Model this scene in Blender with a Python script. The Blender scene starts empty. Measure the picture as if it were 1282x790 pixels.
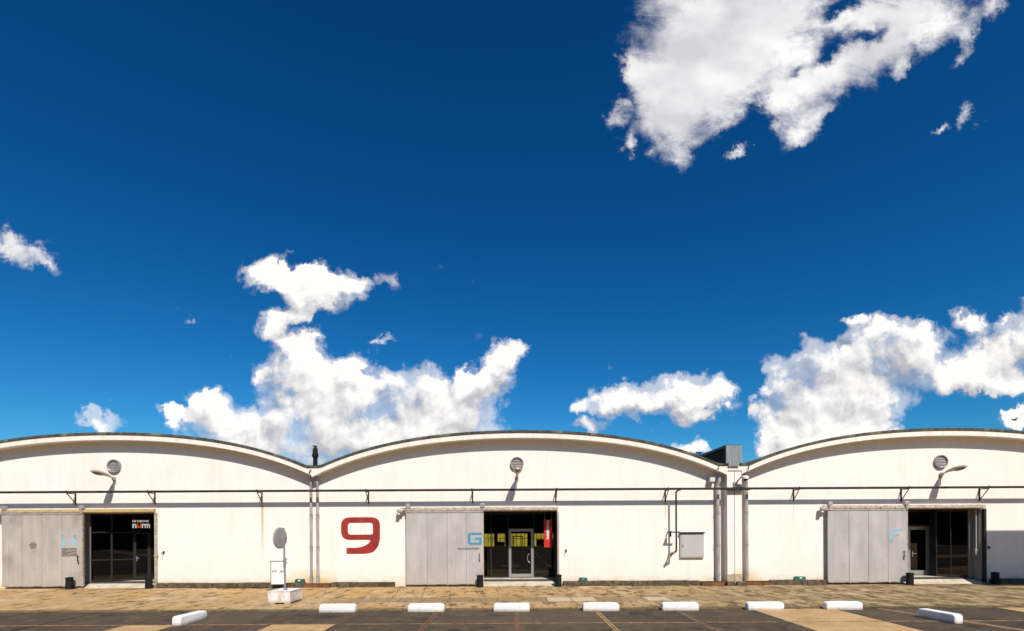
import bpy, bmesh, math, random
from mathutils import Vector, Matrix
R = math.radians

# ------------------------------------------------------------------ camera, world, sun, exposure
scene = bpy.context.scene
C = scene.collection
cam_data = bpy.data.cameras.new('camera'); cam = bpy.data.objects.new('camera', cam_data); C.objects.link(cam)
cam_data.sensor_width = 36.0
cam_data.lens = 36.0 * 649.0 / 1282.0
cam_data.shift_x = 3.0 / 1282.0
cam_data.shift_y = 267.0 / 1282.0
cam_data.clip_end = 5000
CAM = Vector((0.0, -22.0, 2.37))
cam.matrix_world = Matrix.Translation(CAM) @ Matrix.Rotation(R(90), 4, 'X') @ Matrix.Rotation(R(-0.30), 4, 'Z')
scene.camera = cam
scene.view_settings.view_transform = 'Standard'
scene.view_settings.look = 'None'
scene.view_settings.exposure = 0.2
scene.view_settings.gamma = 1.0
scene.render.filter_size = 0.95
scene.cycles.use_adaptive_sampling = True
scene.cycles.adaptive_threshold = 0.02
scene.cycles.adaptive_min_samples = 12

SUN_FROM = Vector((0.33, -1.0, 1.13)).normalized()
elev = math.asin(SUN_FROM.z)
sun_az = math.atan2(SUN_FROM.x, SUN_FROM.y)
sd = bpy.data.lights.new('sun', 'SUN'); sd.energy = 4.7; sd.angle = R(0.53); sd.color = (1.0, 0.945, 0.86)
sun = bpy.data.objects.new('sun', sd); C.objects.link(sun); sun.location = (20, -40, 40)
sun.rotation_euler = (-SUN_FROM).to_track_quat('-Z', 'Y').to_euler()

world = bpy.data.worlds.new("World"); scene.world = world; world.use_nodes = True
world.cycles.sampling_method = 'MANUAL'; world.cycles.sample_map_resolution = 512
wt = world.node_tree; wt.nodes.clear()
def wn(kind, tree=None, **kw):
    n = (tree or wt).nodes.new(kind)
    for k, v in kw.items(): setattr(n, k, v)
    return n
class G:
    """small wrapper that builds math in a node tree"""
    def __init__(s, t): s.t = t
    def put(s, sock, v):
        if isinstance(v, bpy.types.NodeSocket): s.t.links.new(v, sock)
        else: sock.default_value = v
    def m(s, op, a, b=0.0, c=None, clamp=False):
        n = s.t.nodes.new('ShaderNodeMath'); n.operation = op; n.use_clamp = clamp
        s.put(n.inputs[0], a); s.put(n.inputs[1], b)
        if c is not None: s.put(n.inputs[2], c)
        return n.outputs[0]
    def vm(s, op, a, b=(0, 0, 0)):
        n = s.t.nodes.new('ShaderNodeVectorMath'); n.operation = op
        s.put(n.inputs[0], a)
        if op == 'SCALE': s.put(n.inputs['Scale'], b)
        else: s.put(n.inputs[1], b)
        return n.outputs[0]
    def noise(s, vec, scale, detail=4, rough=.5, lac=2.0, dist=0.0, col=False, dim='3D'):
        n = s.t.nodes.new('ShaderNodeTexNoise'); n.noise_dimensions = dim; s.put(n.inputs['Vector'], vec)
        n.inputs['Scale'].default_value = scale; n.inputs['Detail'].default_value = detail
        n.inputs['Roughness'].default_value = rough; n.inputs['Lacunarity'].default_value = lac
        n.inputs['Distortion'].default_value = dist
        return n.outputs['Color' if col else 'Fac']
    def voro(s, vec, scale, detail=0, rough=.5, feature='F1', smooth=1.0, out='Distance', dim='3D'):
        n = s.t.nodes.new('ShaderNodeTexVoronoi'); n.feature = feature; n.voronoi_dimensions = dim; s.put(n.inputs['Vector'], vec)
        n.inputs['Scale'].default_value = scale
        n.inputs['Detail'].default_value = detail; n.inputs['Roughness'].default_value = rough
        if feature == 'SMOOTH_F1': n.inputs['Smoothness'].default_value = smooth
        return n.outputs[out]
    def mapr(s, v, a, b, c=0.0, d=1.0, kind='LINEAR'):
        n = s.t.nodes.new('ShaderNodeMapRange'); n.interpolation_type = kind; n.clamp = True
        s.put(n.inputs[0], v)
        for i, x in enumerate((a, b, c, d)): s.put(n.inputs[1 + i], x)
        return n.outputs[0]
    def mix(s, f, a, b, mode='MIX'):
        n = s.t.nodes.new('ShaderNodeMix'); n.data_type = 'RGBA'; n.blend_type = mode
        n.clamp_factor = True
        s.put(n.inputs[0], f); s.put(n.inputs[6], a); s.put(n.inputs[7], b)
        return n.outputs[2]
    def xyz(s, x=0.0, y=0.0, z=0.0):
        n = s.t.nodes.new('ShaderNodeCombineXYZ')
        for i, v in enumerate((x, y, z)): s.put(n.inputs[i], v)
        return n.outputs[0]
    def sep(s, v):
        n = s.t.nodes.new('ShaderNodeSeparateXYZ'); s.put(n.inputs[0], v); return n.outputs

w = G(wt)
SKY_T = (0.016, 0.335, 0.56, 1); SKY_G = 1.30

def blobs(W, vec, lst, grow=1.52):
    acc = None
    for (cx, cy, rx, ry, rot) in lst:
        mp = W.t.nodes.new('ShaderNodeMapping'); mp.vector_type = 'TEXTURE'
        W.put(mp.inputs['Vector'], vec)
        mp.inputs['Location'].default_value = ((cx - 638) / 649, (662 - cy - (cx - 638) * .0052) / 649, 0)
        mp.inputs['Rotation'].default_value = (0, 0, R(rot))
        mp.inputs['Scale'].default_value = (rx / 649 * grow, ry / 649 * grow, 1)
        g = W.t.nodes.new('ShaderNodeTexGradient'); g.gradient_type = 'QUADRATIC_SPHERE'
        W.t.links.new(mp.outputs[0], g.inputs[0])
        o = g.outputs['Fac']
        acc = o if acc is None else W.m('ADD', acc, o)
    return W.m('SQRT', acc)

# cumulus heaps: (pixel-sized direction offsets from the view axis, radii, tilt)
GAPS = [(950, 150, 34, 22, 45), (925, 170, 30, 14, 35), (1040, 72, 34, 11, 45), (1088, 44, 26, 9, 30), (1050, 14, 34, 8, 20), (1000, 95, 18, 7, 50), (1010, 185, 16, 8, 20), (1190, 60, 22, 10, 55), (1055, 140, 20, 7, 40)]
CUM = [(850, 500, 60, 22, 0), (790, 508, 40, 16, 0), (725, 512, 14, 8, 0), (1000, 560, 50, 26, 0), (605, 482, 40, 26, 20), (632, 452, 24, 16, 35), (590, 520, 40, 30, 0), (640, 440, 18, 12, 20), (1160, 430, 40, 22, 0), (430, 562, 130, 26, 0), (300, 558, 70, 22, 0), (560, 545, 50, 22, 0), (1015, 575, 60, 24, 0), (1080, 556, 50, 24, 0), (360, 425, 14, 12, 0), (380, 395, 16, 10, 0), (322, 346, 26, 17, -5), (362, 345, 40, 20, 0), (400, 358, 45, 26, -15), (445, 357, 18, 12, 0), (385, 378, 32, 12, -20),
       (352, 396, 26, 15, 15), (343, 412, 17, 12, 0),
       (377, 440, 32, 24, 0), (365, 462, 36, 26, 0), (405, 470, 34, 24, 0), (330, 476, 14, 10, 0), (395, 500, 50, 34, 0), (350, 515, 28, 26, 0),
       (262, 506, 34, 23, 0), (272, 530, 52, 26, 0), (330, 540, 60, 24, 0), (215, 521, 28, 10, -15),
       (441, 462, 24, 20, 0), (452, 490, 26, 26, 0), (420, 535, 60, 36, 0), (492, 470, 24, 18, 0), (500, 500, 44, 32, 0), (540, 480, 26, 22, 0),
       (560, 510, 50, 32, 0), (596, 480, 34, 20, 12), (575, 462, 12, 14, 0), (618, 462, 26, 16, 35), (639, 438, 14, 8, 30), (530, 536, 80, 22, 0), (480, 548, 60, 22, 0),
       (126, 529, 28, 13, -12), (118, 526, 12, 8, 0),
       (730, 506, 16, 9, 0), (765, 504, 26, 16, 0), (775, 492, 12, 12, 0), (815, 497, 34, 17, 0), (845, 490, 34, 20, 0), (875, 490, 26, 19, 0), (905, 488, 16, 18, 0), (860, 510, 46, 13, 0),
       (733, 533, 26, 9, 0), (865, 562, 26, 9, 0), (882, 556, 8, 8, 0), (795, 512, 34, 11, 5),
       (955, 492, 16, 12, 0), (985, 476, 26, 24, 0), (1018, 452, 30, 26, 0), (1050, 447, 36, 26, 0), (1020, 500, 50, 38, 0), (1075, 480, 52, 40, 0),
       (1070, 402, 14, 8, 0), (1115, 412, 44, 18, -3), (1150, 415, 24, 14, 0), (1100, 440, 46, 26, 0), (1150, 450, 38, 28, 0), (1110, 500, 36, 30, 0),
       (985, 535, 42, 26, 0), (1040, 545, 60, 30, 0), (1090, 535, 34, 20, 0), (955, 560, 20, 20, 0),
       (1185, 470, 40, 20, 10), (1225, 455, 44, 30, 15), (1270, 435, 44, 32, 20), (1262, 480, 44, 20, 0), (1300, 420, 50, 40, 0), (1240, 476, 36, 16, 0),
       (1214, 405, 21, 17, -10), (1255, 401, 18, 10, 25), (1278, 525, 26, 10, 10)]
WSP = [(868, 20, 56, 66, 0), (862, 90, 58, 66, 10), (830, 120, 40, 50, 0), (845, 152, 42, 36, 0), (795, 92, 14, 22, -25), (768, 145, 13, 14, 0), (788, 178, 15, 12, 50),
       (925, 30, 80, 60, 0), (930, 80, 60, 50, 30), (890, 120, 44, 46, 30), (995, 20, 70, 40, 0), (985, 60, 50, 36, 40), (1010, 105, 44, 26, 45), (980, 130, 28, 20, 30),
       (1040, 90, 50, 22, 35), (1015, 150, 34, 18, 40), (1100, 60, 60, 30, 40), (1140, 30, 60, 34, 40), (1080, 20, 50, 18, 20), (1130, 90, 20, 12, 60), (1185, 8, 40, 22, 40),
       (1200, 45, 14, 30, -25), (924, 186, 16, 8, 20), (1220, 140, 10, 16, -30), (1175, 153, 14, 4, 15),
       (25, 312, 36, 15, -18), (55, 328, 24, 10, -38), (5, 300, 26, 12, 0), (486, 352, 8, 14, 25), (232, 391, 9, 5, -20), (476, 438, 10, 5, 20), (1240, 5, 20, 14, 30)]

# --- billow texture group evaluated at a point and at the same point moved towards the sun
bg = bpy.data.node_groups.new('billow', 'ShaderNodeTree')
bg.interface.new_socket('Vector', in_out='INPUT', socket_type='NodeSocketVector')
bg.interface.new_socket('Value', in_out='OUTPUT', socket_type='NodeSocketFloat')
gi = bg.nodes.new('NodeGroupInput'); go = bg.nodes.new('NodeGroupOutput')
b = G(bg)
n1 = b.noise(gi.outputs[0], 9.0, 2, .5, col=True, dim='2D')
wp = b.vm('ADD', gi.outputs[0], b.vm('SCALE', b.vm('SUBTRACT', n1, (.5, .5, .5)), 0.045))
v1 = b.voro(wp, 17.0, 3.0, .6, 'SMOOTH_F1', .25, dim='2D')
f1 = b.noise(wp, 7.0, 7, .55, dim='2D')
s_ = b.m('ADD', b.m('MULTIPLY', b.m('SUBTRACT', 0.45, v1), .62), b.m('MULTIPLY', b.m('SUBTRACT', f1, .5), 1.15))
bg.links.new(s_, go.inputs[0])
def billow(vec):
    n = wt.nodes.new('ShaderNodeGroup'); n.node_tree = bg; w.put(n.inputs[0], vec); return n.outputs[0]
CL_D = (5.3, 5.3, 5.75, 1); CL_B = (10.6, 10.4, 10.15, 1)

def coords():
    """direction from the viewer as slopes against the horizontal; every sky region builds its own copy"""
    t = wn('ShaderNodeTexCoord')
    x, y, z = w.sep(t.outputs['Generated'])
    ys = w.m('MAXIMUM', y, 0.05)
    return w.xyz(w.m('DIVIDE', x, ys), w.m('DIVIDE', z, ys), 0.0)

def clear_sky():
    n = wn('ShaderNodeTexSky', sky_type='NISHITA', sun_disc=False, sun_elevation=elev, sun_rotation=sun_az,
           altitude=0.0, air_density=1.0, dust_density=0.9, ozone_density=3.0)
    t = wn('ShaderNodeTexCoord')
    x, y, z = w.sep(t.outputs['Generated'])
    sp = wn('ShaderNodeSeparateColor'); w.put(sp.inputs[0], n.outputs[0]); cb = wn('ShaderNodeCombineColor')
    for k, (e, t_) in enumerate(((2.691, 0.0313), (1.556, 0.3416), (1.398, 0.5434))):     # contrast of each colour of the clear sky
        w.put(cb.inputs[k], w.m('MULTIPLY', w.m('POWER', sp.outputs[k], e), t_))
    return cb.outputs[0]

def cumulus(lst, P, base):
    wa = w.vm('SUBTRACT', w.noise(P, 14.0, 8, .62, col=True, dim='2D'), (.5, .5, .5))
    Pw = w.vm('ADD', P, w.vm('SCALE', wa, 0.085))
    S = blobs(w, Pw, lst); S1 = blobs(w, w.vm('ADD', Pw, (0.018, 0.040, 0.0)), lst)
    B0 = billow(P); B1 = billow(w.vm('ADD', P, (0.008, 0.013, 0.0)))
    lo = w.noise(w.vm('ADD', P, (3.1, 1.7, 0)), 4.6, 1, .4, dim='2D')
    F = w.m('ADD', S, w.m('MULTIPLY', B0, .55))
    soft = w.mapr(lo, .34, .60, .10, .65)                     # some margins crisp, some frayed
    a = w.m('MULTIPLY', w.mapr(w.m('DIVIDE', w.m('SUBTRACT', F, .215), soft), 0, 1, kind='SMOOTHSTEP'), w.mapr(S, .03, .12))
    a = w.m('MAXIMUM', a, w.mapr(F, .05, .42, 0, .5, kind='SMOOTHSTEP'))      # thin veil round the margins
    rel = w.m('ADD', w.m('MULTIPLY', w.m('SUBTRACT', B0, B1), 1.15), w.m('MULTIPLY', w.m('SUBTRACT', S, S1), 1.5))
    thick = w.mapr(F, 0.30, 0.80)
    belly = w.m('MULTIPLY', w.mapr(lo, 0.42, 0.64), thick)
    lit = w.m('SUBTRACT', w.m('ADD', 0.74, rel), w.m('MULTIPLY', belly, .60))
    lit = w.mapr(lit, -.12, 1.02, 0, 1)
    return w.mix(a, base, w.mix(lit, CL_D, CL_B))

def streamers(lst, P, base, amp=1.0, gaps=()):
    mpw = wn('ShaderNodeMapping'); mpw.inputs['Rotation'].default_value = (0, 0, R(-50)); mpw.inputs['Scale'].default_value = (0.62, 1.2, 1)
    w.put(mpw.inputs['Vector'], P)
    Nw = w.noise(mpw.outputs[0], 12.0, 10, .66, 2.1, 0.35, dim='2D')
    Nl = w.noise(P, 4.2, 4, .5, dim='2D')
    Nm = w.noise(mpw.outputs[0], 5.0, 5, .55, dim='2D')
    warp2 = w.vm('SCALE', w.vm('SUBTRACT', w.noise(P, 8.0, 9, .68, col=True, dim='2D'), (.5, .5, .5)), 0.14)
    S2 = w.m('MULTIPLY', blobs(w, w.vm('ADD', P, warp2), lst, 1.6), amp)
    if gaps: S2 = w.m('MAXIMUM', w.m('SUBTRACT', S2, w.m('MULTIPLY', blobs(w, w.vm('ADD', P, w.vm('SCALE', warp2, .6)), gaps, 1.45), .62)), 0.0)
    F2 = w.m('ADD', S2, w.m('ADD', w.m('MULTIPLY', w.m('SUBTRACT', Nw, .5), 1.5), w.m('MULTIPLY', w.m('SUBTRACT', Nm, .5), .9)))
    a_w = w.m('MULTIPLY', w.mapr(F2, 0.03, 1.02, 0, .985, kind='SMOOTHSTEP'), w.mapr(S2, .0, .34))
    wl = w.mapr(w.m('ADD', Nl, w.m('MULTIPLY', w.m('SUBTRACT', Nm, .5), .7)), 0.38, 0.66)
    return w.mix(a_w, base, w.mix(wl, (6.9, 6.85, 7.2, 1), (10.6, 10.4, 10.3, 1)))

def background(col):
    n = wn('ShaderNodeBackground'); n.inputs['Strength'].default_value = 0.085; w.put(n.inputs['Color'], col); return n.outputs[0]

def region(prev, box, build):
    """cloud nodes only run for the directions inside the region they occupy"""
    x0, x1, y0, y1 = box
    t = wn('ShaderNodeTexCoord'); x, y, z = w.sep(t.outputs['Generated'])
    ys = w.m('MAXIMUM', y, 0.05)
    uu = w.m('DIVIDE', x, ys); vv = w.m('DIVIDE', z, ys)
    f = w.m('MULTIPLY', w.m('GREATER_THAN', uu, (x0 - 638) / 649), w.m('LESS_THAN', uu, (x1 - 638) / 649))
    f = w.m('MULTIPLY', f, w.m('MULTIPLY', w.m('GREATER_THAN', vv, (662 - y1) / 649), w.m('LESS_THAN', vv, (662 - y0) / 649)))
    f = w.m('MULTIPLY', f, w.m('GREATER_THAN', y, .051))
    n = wn('ShaderNodeMixShader'); w.put(n.inputs[0], f)
    wt.links.new(prev, n.inputs[1]); wt.links.new(background(build()), n.inputs[2])
    return n.outputs[0]

def behind():
    t = wn('ShaderNodeTexCoord'); x, y, z = w.sep(t.outputs['Generated'])
    zz = w.m('MAXIMUM', z, .08)
    Pb = w.xyz(w.m('DIVIDE', x, zz), w.m('DIVIDE', y, zz), 0.0)
    a = w.m('MULTIPLY', w.mapr(w.noise(Pb, 0.9, 4, .6), .60, .72), w.mapr(z, .05, .15))
    return w.mix(w.m('MULTIPLY', a, w.mapr(y, -0.25, -0.05, 1.0, 0.0)), clear_sky(), (7.5, 7.5, 7.6, 1))

sh = background(clear_sky())
t = wn('ShaderNodeTexCoord')
nb = wn('ShaderNodeMixShader'); w.put(nb.inputs[0], w.m('LESS_THAN', w.sep(t.outputs['Generated'])[1], -0.051))
wt.links.new(sh, nb.inputs[1]); wt.links.new(background(behind()), nb.inputs[2]); sh = nb.outputs[0]
pick = lambda L, x0, x1, y0, y1: [q for q in L if x0 <= q[0] < x1 and y0 <= q[1] < y1]
sh = region(sh, (700, 1400, -80, 235), lambda: streamers(pick(WSP, 1160, 1400, 100, 235), coords(), streamers([q for q in pick(WSP, 700, 1400, -100, 235) if q[0] < 1160 or q[1] < 100], coords(), clear_sky(), 1.0, GAPS), .62))
sh = region(sh, (-80, 90, 270, 380), lambda: streamers(pick(WSP, -80, 90, 270, 380), coords(), clear_sky(), .85))
sh = region(sh, (90, 672, 310, 640), lambda: cumulus(pick(CUM, 90, 672, 310, 640), coords(), streamers(pick(WSP, 90, 672, 310, 640), coords(), clear_sky(), .66)))
sh = region(sh, (672, 937, 455, 640), lambda: cumulus(pick(CUM, 672, 937, 455, 640), coords(), clear_sky()))
sh = region(sh, (937, 1400, 375, 640), lambda: cumulus(pick(CUM, 937, 1400, 375, 640), coords(), clear_sky()))
wo = wn('ShaderNodeOutputWorld'); wt.links.new(sh, wo.inputs['Surface'])

# ------------------------------------------------------------------ materials
random.seed(7)
MATS = {}
def mat(name, color=(.5, .5, .5), rough=.6, metal=0.0, build=None, spec=.5):
    m = bpy.data.materials.new(name); m.use_nodes = True
    t = m.node_tree; p = t.nodes['Principled BSDF']
    p.inputs['Base Color'].default_value = (*color, 1); p.inputs['Roughness'].default_value = rough
    p.inputs['Metallic'].default_value = metal; p.inputs['Specular IOR Level'].default_value = spec
    if build: build(G(t), p)
    MATS[name] = m
    return m
def pos(g):
    n = g.t.nodes.new('ShaderNodeNewGeometry'); return n.outputs['Position']
def ocoord(g):
    n = g.t.nodes.new('ShaderNodeTexCoord'); return n.outputs['Object']
def scl(g, v, s): return g.vm('MULTIPLY', v, s)
def bump(g, p, h, strength=.3, dist=.01):
    n = g.t.nodes.new('ShaderNodeBump'); n.inputs['Strength'].default_value = strength; n.inputs['Distance'].default_value = dist
    g.put(n.inputs['Height'], h); g.t.links.new(n.outputs[0], p.inputs['Normal'])
def setc(g, p, c): g.put(p.inputs['Base Color'], c)
def setr(g, p, c): g.put(p.inputs['Roughness'], c)

STREAKS = [(-10.49, 3.42, 2.3, .085, 1.0), (6.62, 3.42, .9, .04, .8), (12.05, 3.42, 1.2, .035, .5), (-5.97, 3.42, .8, .03, .35), (-14.9, 3.4, .9, .03, .3)]
def b_wall(g, p):
    P = pos(g); x, y, z = g.sep(P)
    n = g.noise(P, .7, 5, .6); n2 = g.noise(scl(g, P, (3, 3, .5)), 1.0, 5, .65); n3 = g.noise(P, 14, 4, .6)
    c = g.mix(g.mapr(n, .35, .7), (.81, .772, .715, 1), (.785, .735, .665, 1))
    c = g.mix(g.m('MULTIPLY', g.mapr(n2, .50, .75), .38), c, (.66, .60, .51, 1))
    n4 = g.noise(scl(g, P, (9, 9, .35)), 1.0, 5, .7)
    c = g.mix(g.m('MULTIPLY', g.mapr(n4, .52, .72), .12), c, (.56, .50, .42, 1))
    # splash dirt at the foot of the wall, with a ragged upper edge
    ft = g.m('ADD', z, g.m('MULTIPLY', g.m('SUBTRACT', g.noise(scl(g, P, (1.3, 1, 2.5)), 1.6, 6, .65), .5), .9))
    c = g.mix(g.mapr(ft, -.02, .36, .80, 0), c, (.60, .46, .25, 1))
    c = g.mix(g.mapr(ft, .3, 1.3, .22, 0), c, (.70, .61, .47, 1))
    # rust runs under the bracket feet, mould patches by the drain pipes
    for (sx, sz, ln, wd, am) in STREAKS:
        wob = g.m('MULTIPLY', g.m('SUBTRACT', g.noise(scl(g, P, (2, 2, 3)), 2.0, 3), .5), .05)
        d = g.m('ABSOLUTE', g.m('SUBTRACT', g.m('ADD', x, wob), sx))
        f = g.m('MULTIPLY', g.mapr(d, 0, wd, 1, 0, 'SMOOTHSTEP'), g.mapr(z, sz - ln, sz, 0, am))
        f = g.m('MULTIPLY', f, g.m('LESS_THAN', z, sz + .03))
        c = g.mix(f, c, (.52, .33, .08, 1))
    for sx in (-8.0, -8.7, 9.9):
        d = g.m('ABSOLUTE', g.m('SUBTRACT', x, sx))
        f = g.m('MULTIPLY', g.mapr(d, .2, .9, .75, 0, 'SMOOTHSTEP'), g.mapr(ft, .1, .75, 1, 0))
        c = g.mix(f, c, (.62, .44, .16, 1))
    # faint old repairs
    v = g.voro(scl(g, P, (.35, 1, .5)), 1.0, out='Color')
    c = g.mix(g.m('MULTIPLY', g.m('GREATER_THAN', g.sep(v)[0], .8), .10), c, (.70, .66, .60, 1))
    sp = g.m('MULTIPLY', g.mapr(g.noise(P, 9, 3, .7), .70, .76), .5)
    c = g.mix(sp, c, (.55, .50, .42, 1))
    setc(g, p, c); bump(g, p, g.m('ADD', n3, g.m('MULTIPLY', n, 2.0)), .35, .012)
mat('white_render', rough=.85, build=b_wall, spec=.2)
def b_fascia(g, p):
    P = pos(g)
    n = g.noise(scl(g, P, (4, 4, .6)), 1.2, 5, .65)
    c = g.mix(g.mapr(n, .45, .75), (.80, .755, .68, 1), (.66, .58, .47, 1))
    sp = g.mapr(g.noise(scl(g, P, (1, 1, 1)), 7, 4, .7), .66, .74)
    setc(g, p, g.mix(g.m('MULTIPLY', sp, .5), c, (.36, .30, .22, 1))); bump(g, p, n, .3, .01)
mat('fascia_paint', rough=.8, build=b_fascia, spec=.2)
def b_cope(g, p):
    P = pos(g); n = g.noise(P, 5, 6, .7)
    x = g.sep(P)[0]
    j = g.m('LESS_THAN', g.m('FRACT', g.m('MULTIPLY', x, .9)), .03)
    c = g.mix(g.mapr(n, .35, .65), (.04, .035, .028, 1), (.12, .11, .08, 1))
    c = g.mix(g.mapr(g.noise(P, 1.6, 4, .6), .55, .68), c, (.20, .19, .12, 1))
    setc(g, p, g.mix(j, c, (.02, .02, .02, 1))); bump(g, p, n, .8, .02)
mat('roofing_felt', rough=.9, build=b_cope, spec=.2)
def b_zinc(g, p):
    P = pos(g); n = g.noise(scl(g, P, (6, 6, 1)), 1.5, 5, .6)
    setc(g, p, g.mix(g.mapr(n, .3, .7), (.34, .31, .30, 1), (.52, .48, .47, 1))); setr(g, p, g.mapr(n, .3, .7, .35, .6))
mat('zinc', rough=.5, metal=.35, build=b_zinc)
def b_duct(g, p):
    P = pos(g); n = g.noise(scl(g, P, (22, 22, .8)), 1.2, 4, .6)
    setc(g, p, g.mix(g.mapr(n, .3, .7), (.24, .25, .26, 1), (.44, .45, .45, 1)))
mat('ribbed_steel', rough=.5, metal=.5, build=b_duct)
def b_door(tint, dirt):
    def f(g, p):
        P = pos(g); x, y, z = g.sep(P)
        n = g.noise(scl(g, P, (2.5, 1, .45)), 1.4, 5, .6); n2 = g.noise(scl(g, P, (14, 1, .35)), 1.2, 4, .6)
        n3 = g.noise(scl(g, P, (1, 1, .7)), 1.5, 4, .55)
        a = tint; bcol = tuple(v * .82 for v in tint)
        c = g.mix(g.mapr(n, .35, .68), (*a, 1), (*bcol, 1))
        c = g.mix(g.m('MULTIPLY', g.mapr(n2, .42, .70), .42), c, (a[0] * .66, a[1] * .64, a[2] * .62, 1))
        n5 = g.noise(scl(g, P, (1.3, 1, .8)), 1.1, 3, .5)
        c = g.mix(g.mapr(n5, .45, .65, 0, .35), c, (min(1, a[0] * 1.28), min(1, a[1] * 1.27), min(1, a[2] * 1.25), 1))  # broad paler patches put an uneven sheen into the colour
        c = g.mix(g.m('MULTIPLY', g.mapr(n3, .52, .70), dirt), c, (.22, .18, .15, 1))
        foot = g.m('ADD', z, g.m('MULTIPLY', g.m('SUBTRACT', n3, .5), 1.2))
        c = g.mix(g.mapr(foot, .0, 1.0, .35, 0), c, (.42, .35, .28, 1))
        sc = g.mapr(g.noise(scl(g, P, (3, 1, 20)), 2.0, 3, .6), .68, .72)
        c = g.mix(g.m('MULTIPLY', sc, .35), c, (.6, .57, .54, 1))
        setc(g, p, c); setr(g, p, g.mapr(n, .3, .7, .42, .62))
        dents = g.mapr(g.noise(scl(g, P, (1, 1, 1)), 2.6, 3, .55), .3, .7)
        dp = g.mapr(g.voro(g.vm('ADD', scl(g, P, (1, 1, 1)), (.3, 0, .1)), .9), .0, .10, 0, 1, 'SMOOTHSTEP')
        bump(g, p, g.m('ADD', g.m('MULTIPLY', dents, .35), g.m('MULTIPLY', dp, .6)), .30, .04)
    return f
mat('door_steel', rough=.5, metal=.1, build=b_door((.475, .445, .43), .12))
mat('door_steel_stained', rough=.55, metal=.1, build=b_door((.49, .44, .395), .50))
mat('rail_steel', (.43, .38, .30), .6, .1, build=lambda g, p: setc(g, p, g.mix(g.mapr(g.noise(scl(g, pos(g), (3, 3, 8)), 2, 5, .6), .4, .65), (.55, .48, .40, 1), (.30, .22, .13, 1))))
mat('rail_yellow', rough=.6, build=lambda g, p: setc(g, p, g.mix(g.mapr(g.noise(scl(g, pos(g), (2, 2, 8)), 2, 5, .6), .42, .65), (.52, .38, .15, 1), (.36, .26, .16, 1))))
mat('dark_steel', (.025, .02, .017), .6, 0, spec=.3)
mat('black_plastic', (.014, .014, .015), .7, spec=.2, build=lambda g, p: (setc(g, p, g.mix(g.mapr(g.noise(pos(g), 9, 5, .7), .5, .7), (.007, .007, .008, 1), (.022, .019, .016, 1))), bump(g, p, g.noise(pos(g), 30, 3), .3, .005)))
mat('rusty_pipe', rough=.75, metal=.1, build=lambda g, p: setc(g, p, g.mix(g.mapr(g.noise(scl(g, pos(g), (2, 4, 4)), 1.5, 5, .65), .4, .65), (.014, .010, .008, 1), (.045, .025, .014, 1))))
mat('rust', rough=.85, build=lambda g, p: (setc(g, p, g.mix(g.mapr(g.noise(pos(g), 5, 6, .65), .35, .65), (.085, .032, .014, 1), (.24, .10, .035, 1))), bump(g, p, g.noise(pos(g), 22, 4), .5, .01)))
def b_plinth(g, p):
    P = pos(g); n = g.noise(P, 6, 6, .7); n2 = g.noise(P, 28, 3, .7)
    c = g.mix(g.mapr(n, .35, .65), (.045, .033, .02, 1), (.19, .15, .095, 1))
    c = g.mix(g.mapr(n2, .60, .70), c, (.36, .30, .21, 1))
    c = g.mix(g.m('MULTIPLY', g.mapr(g.noise(P, 2.2, 4), .5, .6), .7), c, (.075, .058, .026, 1))
    setc(g, p, c); bump(g, p, g.m('ADD', n, n2), 1.0, .04)
mat('rough_concrete', rough=.95, build=b_plinth, spec=.2)
def b_step(g, p):
    P = pos(g); n = g.noise(P, 2.4, 6, .65)
    c = g.mix(g.mapr(n, .35, .65), (.60, .53, .42, 1), (.42, .35, .25, 1))
    c = g.mix(g.mapr(g.noise(P, 5, 5, .7), .58, .7), c, (.22, .17, .11, 1))
    setc(g, p, c); bump(g, p, n, .4, .01)
mat('step_concrete', rough=.9, build=b_step, spec=.2)
def b_block(g, p):
    P = ocoord(g); z = g.sep(P)[2]; n = g.noise(P, 7, 5, .65)
    c = g.mix(g.mapr(n, .4, .7), (.80, .785, .77, 1), (.70, .675, .64, 1))
    c = g.mix(g.mapr(g.m('ADD', z, g.m('MULTIPLY', g.m('SUBTRACT', n, .5), .12)), .0, .09, .85, 0), c, (.30, .23, .15, 1))
    c = g.mix(g.mapr(g.noise(g.vm('ADD', P, pos(g)), 5, 4, .7), .60, .68, 0, .5), c, (.33, .29, .24, 1))
    setc(g, p, c); bump(g, p, g.noise(P, 40, 3), .25, .005)
mat('white_block', rough=.75, build=b_block)
def b_planter(g, p):
    P = ocoord(g); z = g.sep(P)[2]; n = g.noise(scl(g, P, (3, 3, 1)), 2.5, 6, .65)
    c = g.mix(g.mapr(n, .45, .7), (.74, .71, .67, 1), (.50, .44, .37, 1))
    c = g.mix(g.mapr(g.m('ADD', z, g.m('MULTIPLY', n, .1)), .1, .22, .6, 0), c, (.36, .28, .2, 1))
    c = g.mix(g.mapr(g.noise(P, 9, 5, .75), .66, .70, 0, .7), c, (.20, .15, .11, 1))
    setc(g, p, c)
mat('white_painted_wood', rough=.7, build=b_planter)
mat('galvanised', rough=.5, metal=.5, build=lambda g, p: setc(g, p, g.mix(g.noise(ocoord(g), 14, 4), (.24, .23, .22, 1), (.42, .40, .39, 1))))
mat('mirror_back', (.058, .055, .053), .9, 0, spec=.1)
mat('mirror_rim', (.34, .33, .32), .5, .2)
mat('mirror_face', (.9, .9, .9), .03, 1.0)
mat('sign_white', (.80, .79, .77), .6)
mat('sign_black', (.02, .02, .022), .6)
mat('sign_frame', (.17, .165, .16), .5, .4)
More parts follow.
